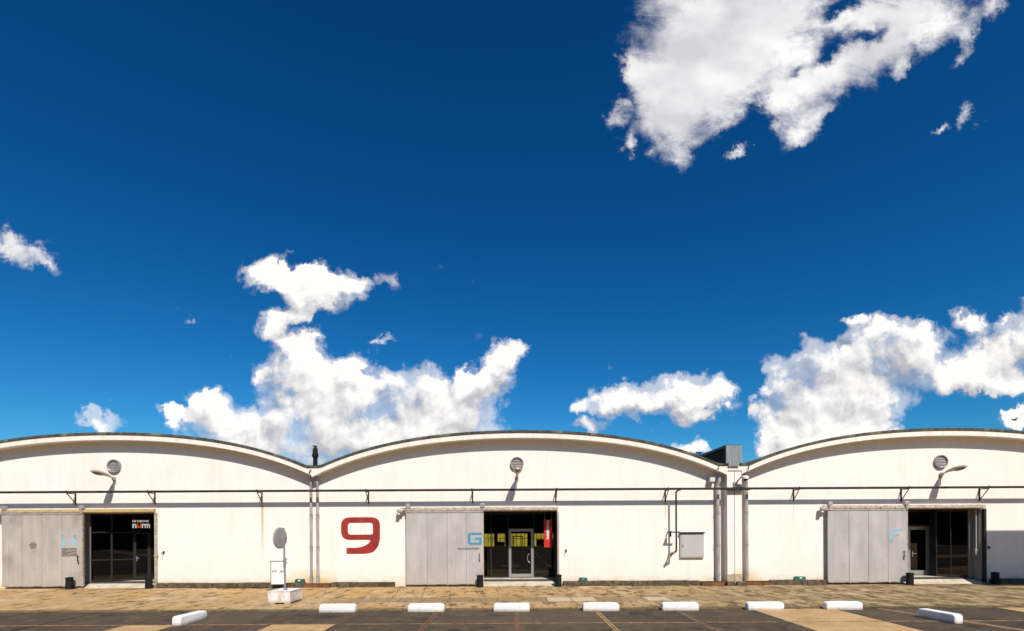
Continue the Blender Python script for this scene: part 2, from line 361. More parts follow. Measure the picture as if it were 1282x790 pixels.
mat('bait_green', rough=.45, build=lambda g, p: setc(g, p, g.mix(g.mapr(g.noise(pos(g), 12, 4), .4, .7), (.012, .105, .075, 1), (.03, .19, .12, 1))))
mat('bait_dark', rough=.5, build=lambda g, p: setc(g, p, g.mix(g.mapr(g.noise(pos(g), 12, 4), .4, .7), (.010, .075, .065, 1), (.02, .13, .12, 1))))
mat('cabinet_paint', rough=.5, metal=.1, build=lambda g, p: setc(g, p, g.mix(g.noise(scl(g, pos(g), (2, 2, 1)), 2, 4), (.44, .41, .40, 1), (.50, .47, .455, 1))))
mat('aluminium', (.42, .41, .40), .4, .6)
mat('frame_dark', (.03, .03, .032), .5, 0, spec=.3)
mat('frame_mid', (.02, .018, .018), .6, 0, spec=.2)
mat('lamp_housing', (.40, .35, .26), .55, .1)
mat('lamp_glass', (.20, .15, .07), .25)
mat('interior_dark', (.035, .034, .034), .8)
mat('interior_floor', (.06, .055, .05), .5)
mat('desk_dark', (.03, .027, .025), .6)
mat('signal_red', (.50, .016, .010), .6)
mat('orange_mark', (.62, .10, .04), .5)
mat('bird_black', (.015, .015, .017), .8)
def b_red(g, p):
    P = pos(g); n = g.noise(P, 6, 6, .75)
    c = g.mix(g.mapr(g.noise(P, 2.2, 4), .4, .7), (.35, .020, .012, 1), (.21, .014, .010, 1))
    c = g.mix(g.mapr(n, .61, .67), c, (.60, .34, .27, 1))
    x, y, z = g.sep(P)
    j = g.m('LESS_THAN', g.m('FRACT', g.m('MULTIPLY', g.m('ADD', z, .02), 2.4)), .022)
    row = g.m('FLOOR', g.m('MULTIPLY', z, 9.0)); jz = g.m('LESS_THAN', g.m('FRACT', g.m('MULTIPLY', z, 9.0)), .14)
    jx = g.m('LESS_THAN', g.m('FRACT', g.m('ADD', g.m('MULTIPLY', x, 4.2), g.m('MULTIPLY', row, .5))), .07)
    c = g.mix(g.mapr(g.noise(P, 11, 4, .7), .5, .62, 0, .6), c, (.20, .016, .012, 1))
    setc(g, p, g.mix(g.m('MULTIPLY', g.m('MAXIMUM', jz, jx), .38), c, (.12, .016, .012, 1)))
mat('red_paint', rough=.7, build=b_red)
def worn(color, cx, cz, dirx, dirz, wear):
    """old paint, scuffed away by a mask that has a shape of its own"""
    def f(g, p):
        P = pos(g); x, y, z = g.sep(P)
        n = g.noise(P, 9, 5, .7)
        setc(g, p, g.mix(g.mapr(n, .4, .7), (*color, 1), (color[0] * .8 + .08, color[1] * .85 + .05, color[2] * .9 + .02, 1)))
        s = g.m('ADD', g.m('MULTIPLY', g.m('SUBTRACT', x, cx), dirx), g.m('MULTIPLY', g.m('SUBTRACT', z, cz), dirz))
        a = g.mapr(g.m('ADD', s, g.m('MULTIPLY', g.m('SUBTRACT', n, .5), .9)), wear - .12, wear + .12, 1, 0)
        g.put(p.inputs['Alpha'], a)
    return f
mat('blue_faded', rough=.6, build=worn((.29, .45, .53), -18.5, 1.94, 0, 0.6, .16))
mat('blue_paint', rough=.5, build=lambda g, p: setc(g, p, g.mix(g.mapr(g.noise(pos(g), 9, 4), .4, .7), (.04, .23, .37, 1), (.07, .29, .43, 1))))
mat('blue_scuffed', rough=.6, build=worn((.26, .43, .56), 16.25, 2.06, 1.0, -1.0, .10))
mat('scuff_grey', rough=.7, build=lambda g, p: (setc(g, p, (.235, .20, .185, 1)), g.put(p.inputs['Alpha'], g.mapr(g.noise(scl(g, pos(g), (1, 1, 3)), 5, 5, .7), .40, .6, .1, .75))))

def glass(name, tint, refl=.9):
    m = bpy.data.materials.new(name); m.use_nodes = True; t = m.node_tree; t.nodes.clear()
    g = G(t); o = t.nodes.new('ShaderNodeOutputMaterial'); mx = t.nodes.new('ShaderNodeMixShader')
    tr = t.nodes.new('ShaderNodeBsdfTransparent'); tr.inputs[0].default_value = (*tint, 1)
    gl = t.nodes.new('ShaderNodeBsdfGlossy'); gl.inputs['Roughness'].default_value = .0; gl.inputs[0].default_value = (refl, refl, refl, 1)
    fr = t.nodes.new('ShaderNodeFresnel'); fr.inputs['IOR'].default_value = 1.5
    bp = t.nodes.new('ShaderNodeBump'); bp.inputs['Strength'].default_value = .015; bp.inputs['Distance'].default_value = .05
    g.put(bp.inputs['Height'], g.noise(pos(g), 1.3, 2)); t.links.new(bp.outputs[0], gl.inputs['Normal'])
    t.links.new(g.m('MULTIPLY', fr.outputs[0], 1.25, clamp=True), mx.inputs[0])
    t.links.new(tr.outputs[0], mx.inputs[1]); t.links.new(gl.outputs[0], mx.inputs[2]); t.links.new(mx.outputs[0], o.inputs[0])
    MATS[name] = m
glass('window_glass', (.55, .56, .44))
glass('tinted_glass', (.10, .115, .12))

# --- ground
def b_paving(g, p):
    P = pos(g); x, y, z = g.sep(P)
    w1 = g.noise(P, .5, 3)
    # slab joints: long slabs laid square to the wall, cross joints offset row by row
    def joints(X, Y, sx, sy, wd, slant):
        xs = g.m('DIVIDE', g.m('ADD', X, g.m('MULTIPLY', Y, slant)), sx)
        jx = g.m('LESS_THAN', g.m('ABSOLUTE', g.m('SUBTRACT', g.m('FRACT', xs), .5)), wd / sx)
        jy = g.m('LESS_THAN', g.m('ABSOLUTE', g.m('SUBTRACT', g.m('FRACT', g.m('DIVIDE', Y, sy)), .5)), wd / sy)
        return g.m('MAXIMUM', jx, jy), g.m('FLOOR', g.m('ADD', xs, .5)), g.m('FLOOR', g.m('ADD', g.m('DIVIDE', Y, sy), .5))
    jA, ca, cb = joints(g.m('ADD', x, g.m('MULTIPLY', g.m('SUBTRACT', g.noise(P, 1.5, 3), .5), .12)), y, 1.02, 1.9, .022, .12)
    wnz = g.t.nodes.new('ShaderNodeTexWhiteNoise'); wnz.noise_dimensions = '2D'
    g.t.links.new(g.xyz(ca, cb, 0), wnz.inputs['Vector'])
    cell = wnz.outputs['Value']
    # tone: warm sand on the left and middle, mossier and greyer towards the right
    east = g.mapr(g.m('ADD', x, g.m('MULTIPLY', g.m('SUBTRACT', g.noise(scl(g, P, (.25, .6, 1)), 1, 3), .5), 9)), -2, 12)
    warm = g.mix(g.mapr(g.noise(P, 1.1, 5, .65), .35, .65), (.52, .325, .13, 1), (.38, .225, .085, 1))
    grey = g.mix(g.mapr(g.noise(P, 1.1, 5, .65), .35, .65), (.37, .265, .115, 1), (.22, .16, .07, 1))
    c = g.mix(east, warm, grey)
    c = g.mix(g.m('MULTIPLY', cell, .5), c, (.46, .33, .20, 1))
    # moss and grit drawn out in streaks, finer grit on top
    st = g.noise(scl(g, P, (1.25, .62, 1)), 2.0, 8, .70)
    stm = g.mapr(g.m('ADD', st, g.m('MULTIPLY', east, .06)), .525, .62, 0, .85)
    c = g.mix(stm, c, (.065, .048, .022, 1))
    st2 = g.noise(scl(g, P, (2.2, .8, 1)), 3.4, 7, .75)
    c = g.mix(g.mapr(g.m('ADD', st2, g.m('MULTIPLY', east, .04)), .56, .66, 0, .55), c, (.13, .09, .045, 1))
    c = g.mix(g.mapr(st2, .44, .36, 0, .45), c, (.60, .40, .21, 1))
    pt = g.mapr(g.noise(scl(g, P, (.7, .6, 1)), 1.3, 5, .6), .58, .68, 0, .75)
    c = g.mix(pt, c, (.55, .42, .27, 1))
    gr = g.noise(scl(g, P, (1, .28, 1)), 13, 4, .75)
    c = g.mix(g.mapr(gr, .54, .64, 0, .55), c, (.09, .065, .035, 1))
    c = g.mix(g.mapr(gr, .42, .30, 0, .35), c, (.60, .48, .33, 1))
    c = g.mix(g.m('MULTIPLY', jA, g.mapr(w1, .38, .60, .12, .7)), c, (.06, .045, .025, 1))
    # the band of larger slabs
    inb = g.m('MULTIPLY', g.m('GREATER_THAN', y, -4.75), g.m('LESS_THAN', y, -3.75))
    jB, da, db = joints(x, y, .84, 50.0, .018, .0)
    wn2 = g.t.nodes.new('ShaderNodeTexWhiteNoise'); wn2.noise_dimensions = '1D'; g.t.links.new(da, wn2.inputs['W'])
    big = g.mix(g.mapr(gr, .45, .65, 0, .5), g.mix(wn2.outputs['Value'], (.24, .17, .09, 1), (.33, .24, .14, 1)), (.14, .105, .06, 1))
    big = g.mix(g.m('MULTIPLY', g.m('GREATER_THAN', wn2.outputs['Value'], .74), .8), big, (.56, .45, .32, 1))
    big = g.mix(g.m('MULTIPLY', jB, .8), big, (.07, .05, .03, 1))
    edge = g.m('LESS_THAN', g.m('MINIMUM', g.m('ABSOLUTE', g.m('ADD', y, 3.75)), g.m('ABSOLUTE', g.m('ADD', y, 4.75))), .018)
    near = g.mapr(g.m('ABSOLUTE', g.m('SUBTRACT', x, 1.5)), 6.5, 8.5, 1, 0)
    c = g.mix(g.m('MULTIPLY', g.m('MULTIPLY', inb, near), .8), c, big)
    c = g.mix(g.m('MULTIPLY', g.m('MULTIPLY', edge, near), .5), c, (.08, .06, .03, 1))
    # pale worn tongue of screed by the left door
    lx = g.m('MULTIPLY', g.mapr(x, -19.5, -16.2, 1, 0), g.m('MULTIPLY', g.mapr(y, -4.3, -4.1), g.mapr(y, -3.5, -3.2, 1, 0)))
    c = g.mix(g.m('MULTIPLY', lx, .8), c, (.60, .44, .28, 1))
    # kerb line against the asphalt
    c = g.mix(g.mapr(g.m('ADD', y, g.m('MULTIPLY', g.m('SUBTRACT', g.noise(scl(g, P, (3, 1, 1)), 2, 4), .5), .22)), -6.22, -6.02, .75, 0), c, (.10, .075, .04, 1))
    setc(g, p, c); bump(g, p, g.m('ADD', g.m('MULTIPLY', st, 1.0), g.m('SUBTRACT', gr, g.m('MULTIPLY', jA, .8))), .9, .02)
mat('paving_mat', rough=.92, build=b_paving, spec=.15)
def b_asphalt(g, p):
    P = pos(g); x, y, z = g.sep(P)
    n = g.noise(P, 1.0, 5, .65); f = g.noise(scl(g, P, (1, .35, 1)), 15, 4, .75)
    c = g.mix(g.mapr(n, .35, .65), (.042, .031, .022, 1), (.078, .056, .038, 1))
    warm = g.mapr(g.m('ABSOLUTE', g.m('SUBTRACT', x, 1.2)), .8, 3.2, .5, 0)
    c = g.mix(g.m('MULTIPLY', warm, g.mapr(g.noise(P, 1.8, 4, .6), .35, .6)), c, (.12, .085, .052, 1))
    st = g.noise(scl(g, P, (1.2, .8, 1)), 1.8, 8, .72)
    c = g.mix(g.mapr(st, .52, .66, 0, .7), c, (.16, .115, .07, 1))
    c = g.mix(g.mapr(st, .44, .36, 0, .5), c, (.022, .017, .013, 1))
    wnz = g.t.nodes.new('ShaderNodeTexWhiteNoise'); wnz.noise_dimensions = '2D'
    g.t.links.new(g.xyz(g.m('FLOOR', g.m('DIVIDE', g.m('ADD', x, 2.16), 2.36)), g.m('FLOOR', g.m('DIVIDE', g.m('ADD', y, 8.59), 2.36)), 0), wnz.inputs['Vector'])
    c = g.mix(g.m('MULTIPLY', wnz.outputs['Value'], .55), c, (.105, .076, .047, 1))
    c = g.mix(g.mapr(g.noise(P, .9, 3, .5), .62, .68, 0, .6), c, (.018, .015, .012, 1))
    c = g.mix(g.mapr(f, .60, .70, 0, .55), c, (.20, .16, .11, 1))
    c = g.mix(g.mapr(g.noise(P, 60, 2, .8), .66, .72, 0, .5), c, (.34, .29, .22, 1))
    # fine cracks
    cr = g.voro(g.vm('ADD', scl(g, P, (.5, .8, 1)), g.vm('SCALE', g.noise(P, 2, 4, .6, col=True), .5)), 1.0, feature='DISTANCE_TO_EDGE')
    c = g.mix(g.m('MULTIPLY', g.mapr(cr, .0, .012, 1, 0), .5), c, (.012, .010, .008, 1))
    setc(g, p, c); bump(g, p, g.m('ADD', n, g.m('MULTIPLY', f, .8)), .7, .02)
mat('asphalt_mat', rough=.9, build=b_asphalt, spec=.2)
def b_sand(g, p):
    P = pos(g); n = g.noise(P, 1.2, 5, .6); f = g.noise(scl(g, P, (1, .35, 1)), 14, 4, .75)
    c = g.mix(g.mapr(n, .35, .65), (.50, .33, .16, 1), (.38, .235, .105, 1))
    c = g.mix(g.mapr(f, .55, .66, 0, .6), c, (.17, .11, .055, 1))
    c = g.mix(g.mapr(g.noise(scl(g, P, (.6, 1.6, 1)), 2.2, 7, .7), .60, .70, 0, .5), c, (.21, .14, .075, 1))
    c = g.mix(g.mapr(f, .40, .30, 0, .4), c, (.62, .48, .32, 1))
    setc(g, p, c); bump(g, p, f, .6, .015)
mat('sand_slab', rough=.92, build=b_sand, spec=.15)
mat('seam_rust', rough=.85, build=lambda g, p: setc(g, p, g.mix(g.mapr(g.noise(scl(g, pos(g), (1, 1, 1)), 4, 6, .7), .35, .62), (.20, .085, .03, 1), (.075, .045, .028, 1))))
mat('seam_sand', rough=.9, build=lambda g, p: setc(g, p, g.mix(g.mapr(g.noise(pos(g), 5, 6, .7), .4, .62), (.34, .20, .09, 1), (.10, .07, .045, 1))))
mat('seam_yellow', rough=.85, build=lambda g, p: setc(g, p, g.mix(g.mapr(g.noise(pos(g), 5, 6, .7), .42, .62), (.50, .32, .10, 1), (.13, .08, .045, 1))))
mat('seam_dark', (.022, .016, .012), .9)
mat('moss', rough=.95, build=lambda g, p: setc(g, p, g.mix(g.noise(pos(g), 9, 4), (.055, .05, .018, 1), (.13, .095, .035, 1))))
mat('far_ground', (.16, .12, .07), .95)
mat('meadow', rough=.95, build=lambda g, p: setc(g, p, g.mix(g.mapr(g.noise(pos(g), 1.4, 6, .7), .35, .65), (.80, .60, .07, 1), (.42, .36, .06, 1))))

# ------------------------------------------------------------------ mesh helpers
def wloc(o):
    v = Vector((0, 0, 0))
    while o is not None: v += o.location; o = o.parent
    return v
class MB:
    def __init__(s): s.bm = bmesh.new()
    def _xf(s, vs, M): bmesh.ops.transform(s.bm, matrix=M, verts=vs)
    def box(s, x0, x1, y0, y1, z0, z1, bev=0.0, rz=0.0, seg=2):
        r = bmesh.ops.create_cube(s.bm, size=1.0); vs = r['verts']
        M = Matrix.Translation(((x0 + x1) / 2, (y0 + y1) / 2, (z0 + z1) / 2)) @ Matrix.Rotation(rz, 4, 'Z') @ Matrix.Diagonal((abs(x1 - x0), abs(y1 - y0), abs(z1 - z0), 1))
        s._xf(vs, M)
        if bev > 0:
            es = list({e for v in vs for e in v.link_edges})
            bmesh.ops.bevel(s.bm, geom=es, offset=bev, segments=seg, affect='EDGES', profile=.5)
        return s
    def cyl(s, p0, p1, r0, r1=None, n=16, caps=True):
        p0, p1 = Vector(p0), Vector(p1); d = p1 - p0
        r = bmesh.ops.create_cone(s.bm, cap_ends=caps, segments=n, radius1=r0, radius2=r0 if r1 is None else r1, depth=d.length)
        M = Matrix.Translation((p0 + p1) / 2) @ d.to_track_quat('Z', 'Y').to_matrix().to_4x4()
        s._xf(r['verts'], M); return s
    def tube(s, pts, r, n=12):
        for a, b2 in zip(pts[:-1], pts[1:]): s.cyl(a, b2, r, n=n)
        for q in pts[1:-1]: s.ball(q, r * 1.005, n)
        return s
    def ball(s, c, r, n=12, sc=(1, 1, 1), M2=None):
        q = bmesh.ops.create_uvsphere(s.bm, u_segments=n, v_segments=max(6, n // 2), radius=r)
        M = Matrix.Translation(c) @ (M2 or Matrix.Identity(4)) @ Matrix.Diagonal((*sc, 1)); s._xf(q['verts'], M); return s
    def lathe(s, prof, M, n=24):
        """prof = [(radius, height)], spun about Z then placed by M"""
        rings = []
        for (r, h) in prof:
            rings.append([s.bm.verts.new(M @ Vector((r * math.cos(2 * math.pi * k / n), r * math.sin(2 * math.pi * k / n), h))) for k in range(n)] if r > 1e-5 else [s.bm.verts.new(M @ Vector((0, 0, h)))])
        for a, b2 in zip(rings[:-1], rings[1:]):
            for k in range(n):
                k2 = (k + 1) % n
                if len(a) == 1 and len(b2) == 1: continue
                if len(a) == 1: s.bm.faces.new((a[0], b2[k], b2[k2]))
                elif len(b2) == 1: s.bm.faces.new((a[k], a[k2], b2[0]))
                else: s.bm.faces.new((a[k], a[k2], b2[k2], b2[k]))
        return s
    def prism(s, poly, y0, y1, axis='Y', holes=()):
        """closed polygon in (x,z) extruded y0..y1, holes cut through"""
        def P(q, y): return Vector((q[0], y, q[1])) if axis == 'Y' else (Vector((y, q[0], q[1])) if axis == 'X' else Vector((q[0], q[1], y)))
        loops = [poly] + list(holes); fv = []; edges = []
        for L in loops:
            vs = [s.bm.verts.new(P(q, y0)) for q in L]; fv.append(vs)
            edges += [s.bm.edges.new((vs[i], vs[(i + 1) % len(vs)])) for i in range(len(vs))]
        r = bmesh.ops.triangle_fill(s.bm, edges=edges, use_beauty=True)
        faces = [f for f in r['geom'] if isinstance(f, bmesh.types.BMFace)]
        mp = {}
        for vs in fv:
            for v_ in vs:
                mp[v_] = s.bm.verts.new(v_.co + (P((0, 0), y1) - P((0, 0), y0)))
        for f in faces: s.bm.faces.new([mp[v_] for v_ in reversed(f.verts)])
        for vs in fv:
            for i in range(len(vs)):
                a, b2 = vs[i], vs[(i + 1) % len(vs)]
                s.bm.faces.new((a, b2, mp[b2], mp[a]))
        return s
    def quad(s, *ps):
        s.bm.faces.new([s.bm.verts.new(Vector(q)) for q in ps]); return s
    def build(s, name, m, parent=None, smooth=False, label=None, mats=None, idx=None):
        bmesh.ops.recalc_face_normals(s.bm, faces=s.bm.faces[:])
        if smooth:
            for f in s.bm.faces: f.smooth = True
            for e in s.bm.edges:
                if len(e.link_faces) == 2 and e.calc_face_angle(0) > R(38): e.smooth = False
        if parent is not None:
            off = wloc(parent); bmesh.ops.translate(s.bm, vec=-off, verts=s.bm.verts[:])
        me = bpy.data.meshes.new(name); 
        if mats:
            for q in mats: me.materials.append(MATS[q])
            for f in s.bm.faces: f.material_index = idx(f)
        else: me.materials.append(MATS[m])
        s.bm.to_mesh(me); s.bm.free()
        o = bpy.data.objects.new(name, me); C.objects.link(o)
        if parent is not None: o.parent = parent
        if label: o['label'] = label
        return o
def tag(o, label=None, cat=None, group=None, kind=None):
    if label: o['label'] = label
    if cat: o['category'] = cat
    if group: o['group'] = group
    if kind: o['kind'] = kind
    return o
def thing(name, label, cat, loc=(0, 0, 0), group=None):
    o = bpy.data.objects.new(name, None); C.objects.link(o); o.location = loc; o.empty_display_size = .2
    return tag(o, label, cat, group)
def dup(root, loc=None, label=None, rz=None):
    def cp(o, parent):
        c = o.copy(); C.objects.link(c)
        if parent is not None: c.parent = parent
        for ch in [q for q in ALLCH.get(o.name, [])]: cp(ch, c)
        return c
    ALLCH = {}
    for q in bpy.data.objects:
        if q.parent: ALLCH.setdefault(q.parent.name, []).append(q)
    r = cp(root, None)
    if loc is not None: r.location = loc
    if rz is not None: r.rotation_euler = (0, 0, rz)
    if label: r['label'] = label
    return r
def rounded(pts, seg=6):
    """pts = [(x, z, radius)] -> polygon with rounded corners"""
    out = []; n = len(pts)
    for i, (x, z, r) in enumerate(pts):
        if r <= 0: out.append((x, z)); continue
        p = Vector((x, z)); a = (Vector(pts[i - 1][:2]) - p).normalized(); b2 = (Vector(pts[(i + 1) % n][:2]) - p).normalized()
        for k in range(seg + 1):
            t = k / seg
            q = (p + a * r) * (1 - t) ** 2 + p * 2 * t * (1 - t) + (p + b2 * r) * t ** 2
            out.append((q.x, q.y))
    return out
def text(name, body, size, loc, m, parent, rot=(R(90), 0, 0), ext=.003, off=0.0, align='LEFT', spacing=1.0, sx=1.0):
    cu = bpy.data.curves.new(name, 'FONT'); cu.body = body; cu.size = size; cu.extrude = ext; cu.offset = off
    cu.align_x = align; cu.space_character = spacing; cu.resolution_u = 3
    tmp = bpy.data.objects.new(name, cu); C.objects.link(tmp); bpy.context.view_layer.update()
    me = bpy.data.meshes.new_from_object(tmp.evaluated_get(bpy.context.evaluated_depsgraph_get()))
    bpy.data.objects.remove(tmp); 
    me.transform(Matrix.Translation(Vector(loc) - (wloc(parent) if parent else Vector())) @ Matrix.Rotation(rot[2], 4, 'Z') @ Matrix.Rotation(rot[0], 4, 'X') @ Matrix.Rotation(rot[1], 4, 'Z') @ Matrix.Diagonal((sx, 1, 1, 1)))
    me.materials.clear(); me.materials.append(MATS[m])
    o = bpy.data.objects.new(name, me); C.objects.link(o); o.parent = parent
    return o

m_ = bpy.data.materials.new('emissive_white'); m_.use_nodes = True; p_ = m_.node_tree.nodes['Principled BSDF']
p_.inputs['Base Color'].default_value = (.8, .8, .8, 1); p_.inputs['Emission Color'].default_value = (1, .98, .95, 1); p_.inputs['Emission Strength'].default_value = .38; MATS['emissive_white'] = m_  # slight emission added so the white sign letters read bright in shade
m_ = bpy.data.materials.new('emissive_orange'); m_.use_nodes = True; p_ = m_.node_tree.nodes['Principled BSDF']
p_.inputs['Base Color'].default_value = (.7, .12, .04, 1); p_.inputs['Emission Color'].default_value = (1, .16, .05, 1); p_.inputs['Emission Strength'].default_value = .30; MATS['emissive_orange'] = m_  # same added glow for the orange sign letter

# ------------------------------------------------------------------ the setting
GZ = -0.05
def sheet(name, x0, x1, y0, y1, z, m, kind='structure'):
    o = MB().quad((x0, y0, z), (x1, y0, z), (x1, y1, z), (x0, y1, z)).build(name, m); o['kind'] = kind; return o
sheet('ground', -700, 700, -700, 700, GZ - .09, 'far_ground')
YA = -6.42                                              # where paving meets the asphalt yard
MB().box(-60, 60, YA, 22, GZ - .3, GZ).build('paving', 'paving_mat')['kind'] = 'structure'
sheet('asphalt_yard', -60, 60, -60, YA, GZ - .03, 'asphalt_mat')
AZ = GZ - .03
def slab(pts, z, m, name='concrete_slab'):
    b_ = MB(); b_.quad(*[(x, y, z) for x, y in pts]); o = b_.build(name, m); o['kind'] = 'structure'; return o
slab([(7.25, -60), (9.7, -60), (9.7, YA - .002), (7.25, YA - .002)], AZ + .004, 'sand_slab')
slab([(14.6, -60), (60, -60), (60, YA - .002), (14.6, YA - .002)], AZ + .004, 'sand_slab')
slab([(-10.0, -60), (-8.65, -60), (-8.65, -8.62), (-10.0, -8.62)], AZ + .004, 'sand_slab')
slab([(-6.15, -60), (-4.52, -60), (-4.52, -8.62), (-6.15, -8.62)], AZ + .004, 'sand_slab')
slab([(11.95, -60), (12.25, -60), (12.2, -9.8), (11.15, YA - .002), (10.93, YA - .002), (11.95, -9.8)], AZ + .006, 'seam_sand')
def seams():
    for (x, w_, m, m2) in [(-14.4, .05, 'seam_dark', None), (-12.3, .04, 'seam_dark', None), (-9.97, .06, 'seam_rust', None), (-6.2, .09, 'seam_rust', 'seam_dark'), (-4.45, .10, 'seam_rust', 'seam_dark'),
                        (-2.16, .13, 'seam_rust', 'seam_dark'), (.19, .13, 'seam_rust', None), (2.55, .12, 'seam_yellow', 'seam_dark'), (4.9, .10, 'seam_sand', 'seam_dark'), (7.22, .05, 'seam_sand', None), (9.72, .04, 'seam_dark', None), (14.57, .05, 'seam_dark', None)]:
        b_ = MB(); b_.box(x - w_ / 2, x + w_ / 2, -60, YA - .003, AZ - .02, AZ + .009)
        b_.build('yard_seam', m)['kind'] = 'structure'
        if m2:
            b_ = MB(); b_.box(x - .013, x + .013, -60, YA - .004, AZ, AZ + .013); b_.build('yard_seam', m2)['kind'] = 'structure'
    b_ = MB(); b_.box(-40, 40, -8.61, -8.57, AZ - .02, AZ + .011); b_.build('yard_seam', 'seam_sand')['kind'] = 'structure'
    b_ = MB(); b_.box(-40, 40, -11.0, -10.95, AZ - .02, AZ + .011); b_.build('yard_seam', 'seam_rust')['kind'] = 'structure'
seams()
# a grassy bank behind the halls, glimpsed through the middle hall
def bank():
    b_ = MB(); b_.prism([(19, GZ - .05), (22, .3), (30, 3.2), (40, 3.6), (60, GZ - .1)], -70, 70, axis='X')
    o = b_.build('grass_bank', 'meadow'); o['kind'] = 'structure'
bank()

# ------------------------------------------------------------------ the three vaulted halls
TOPZ, CLAMP, TH = 6.47, 5.05, .31
def crown(d): return TOPZ - (.01413 * d * d + .95e-4 * d ** 4)
DEPTH = 15.0
OPZ = 3.12                                              # underside of the door header
def frame_line(A, B):
    A = Vector(A); B = Vector(B); d = (B - A); L = d.length; d.normalize(); n = Vector((d.y, -d.x)); ang = math.atan2(d.y, d.x)
    return A, d, n, L, ang
def obox(b_, fr, s0, s1, z0, z1, t, off=0.0, bev=.004):
    A, d, n, L, ang = fr; c = A + d * (s0 + s1) / 2 + n * off
    b_.box(c.x - (s1 - s0) / 2, c.x + (s1 - s0) / 2, c.y - t / 2, c.y + t / 2, z0, z1, bev=bev, rz=ang, seg=1)

def hall(label, cx, xl, xr, ox0, ox1, pil=None):
    root = thing('vaulted_hall', label, 'warehouse', (cx, 0, 0), 'row of vaulted warehouse halls')
    n = int((xr - xl) / .14); xs = [xl + (xr - xl) * i / n for i in range(n + 1)]
    xs = sorted(set([round(q, 4) for q in xs] + [ox0, ox1]))
    bot = lambda x: crown(x - cx) - TH
    cop = lambda x: max(crown(x - cx), CLAMP)
    # wall: front skin, back skin, reveals
    b_ = MB()
    for a, c in zip(xs[:-1], xs[1:]):
        z0 = OPZ if (a >= ox0 - 1e-4 and c <= ox1 + 1e-4) else GZ - .1
        b_.quad((a, 0, z0), (c, 0, z0), (c, 0, bot(c) + .02), (a, 0, bot(a) + .02))
        b_.quad((a, .3, z0), (c, .3, z0), (c, .3, bot(c) + .02), (a, .3, bot(a) + .02))
    b_.quad((ox0, 0, GZ), (ox0, .3, GZ), (ox0, .3, OPZ), (ox0, 0, OPZ)); b_.quad((ox1, 0, GZ), (ox1, .3, GZ), (ox1, .3, OPZ), (ox1, 0, OPZ))
    b_.quad((ox0, 0, OPZ), (ox1, 0, OPZ), (ox1, .3, OPZ), (ox0, .3, OPZ))
    bmesh.ops.remove_doubles(b_.bm, verts=b_.bm.verts[:], dist=1e-4)
    b_.build('wall', 'white_render', root)
    def strip(y0, y1, f0, f1):
        q = MB(); lo0 = []; 
        prev = None
        for x in xs:
            v4 = [q.bm.verts.new((x, y0, f0(x))), q.bm.verts.new((x, y0, f1(x))), q.bm.verts.new((x, y1, f1(x))), q.bm.verts.new((x, y1, f0(x)))]
            if prev:
                for k in range(4): q.bm.faces.new((prev[k], v4[k], v4[(k + 1) % 4], prev[(k + 1) % 4]))
            else: q.bm.faces.new(v4)
            prev = v4
        q.bm.faces.new(prev); return q
    strip(-.42, -.30, bot, lambda x: cop(x) - .10).build('fascia', 'fascia_paint', root)
    strip(-.30, DEPTH + .3, lambda x: bot(x) + .003, lambda x: cop(x) - .09).build('roof', None, root, mats=['roofing_felt', 'fascia_paint'], idx=lambda f: 1 if f.normal.z < -.3 else 0)
    strip(-.45, .1, lambda x: cop(x) - .097, cop).build('roof_edge', 'roofing_felt', root)
    # rear and party walls, floor
    b_ = MB()
    yb = DEPTH
    for a, c in zip(xs[:-1], xs[1:]):
        m_ = (a + c) / 2
        if root.get('glimpse') is None: pass
        win = (cx - 3.2 < m_ < cx + 3.6) and OPEN_BACK[0]
        if win:
            b_.quad((a, yb, GZ), (c, yb, GZ), (c, yb, 1.12), (a, yb, 1.12)); b_.quad((a, yb, 2.02), (c, yb, 2.02), (c, yb, bot(c)), (a, yb, bot(a)))
        else: b_.quad((a, yb, GZ), (c, yb, GZ), (c, yb, bot(c) + .02), (a, yb, bot(a) + .02))
    for x in (xl + .06, xr - .06): b_.box(x - .05, x + .05, .3, yb, GZ - .1, bot(x) + .01)
    b_.build('inner_wall', 'interior_dark', root)
    MB().box(xl + .1, xr - .1, .3, yb, GZ - .1, .155).build('inner_floor', 'interior_floor', root)
    return root, bot
OPEN_BACK = [False]
H, botH = hall('white vaulted hall on the left with the faded blue H on its steel door', -16.75, -25.26, -8.24, -18.3, -15.0)
OPEN_BACK[0] = True
Gh, botG = hall('white vaulted hall in the middle with the big red 9 beside its door', .42, -8.24, 9.08, -1.35, 2.03)
OPEN_BACK[0] = False
Fh, botF = hall('white vaulted hall on the right with the scuffed blue F on its steel door', 18.27, 9.69, 26.85, 16.6, 20.02)

# --- pier with the expansion joint between the middle and the right hall
pier = thing('wall_pier', 'narrow white pier with a dark vertical joint between the middle and right halls', 'pier', (9.38, 0, 0))
b_ = MB(); b_.prism([(9.08, .0), (9.375, .0), (9.375, CLAMP - .09), (9.08, CLAMP - .09)], -.38, .3); b_.prism([(9.395, .0), (9.69, .0), (9.69, CLAMP - .09), (9.395, CLAMP - .09)], -.38, .3)
b_.build('pier_shaft', 'white_render', pier)
MB().box(9.37, 9.40, -.37, .28, 0, CLAMP - .1).build('joint', 'seam_dark', pier)
b_ = MB(); b_.box(9.02, 9.36, -.50, -.0, GZ - .1, .13, bev=.03); b_.box(9.42, 9.86, -.48, -.0, GZ - .1, .13, bev=.04); b_.build('pier_foot', 'rough_concrete', pier)
b_ = MB(); b_.box(9.08, 9.69, -.42, DEPTH, CLAMP - .30, CLAMP - .10); b_.build('pier_head', 'fascia_paint', pier)
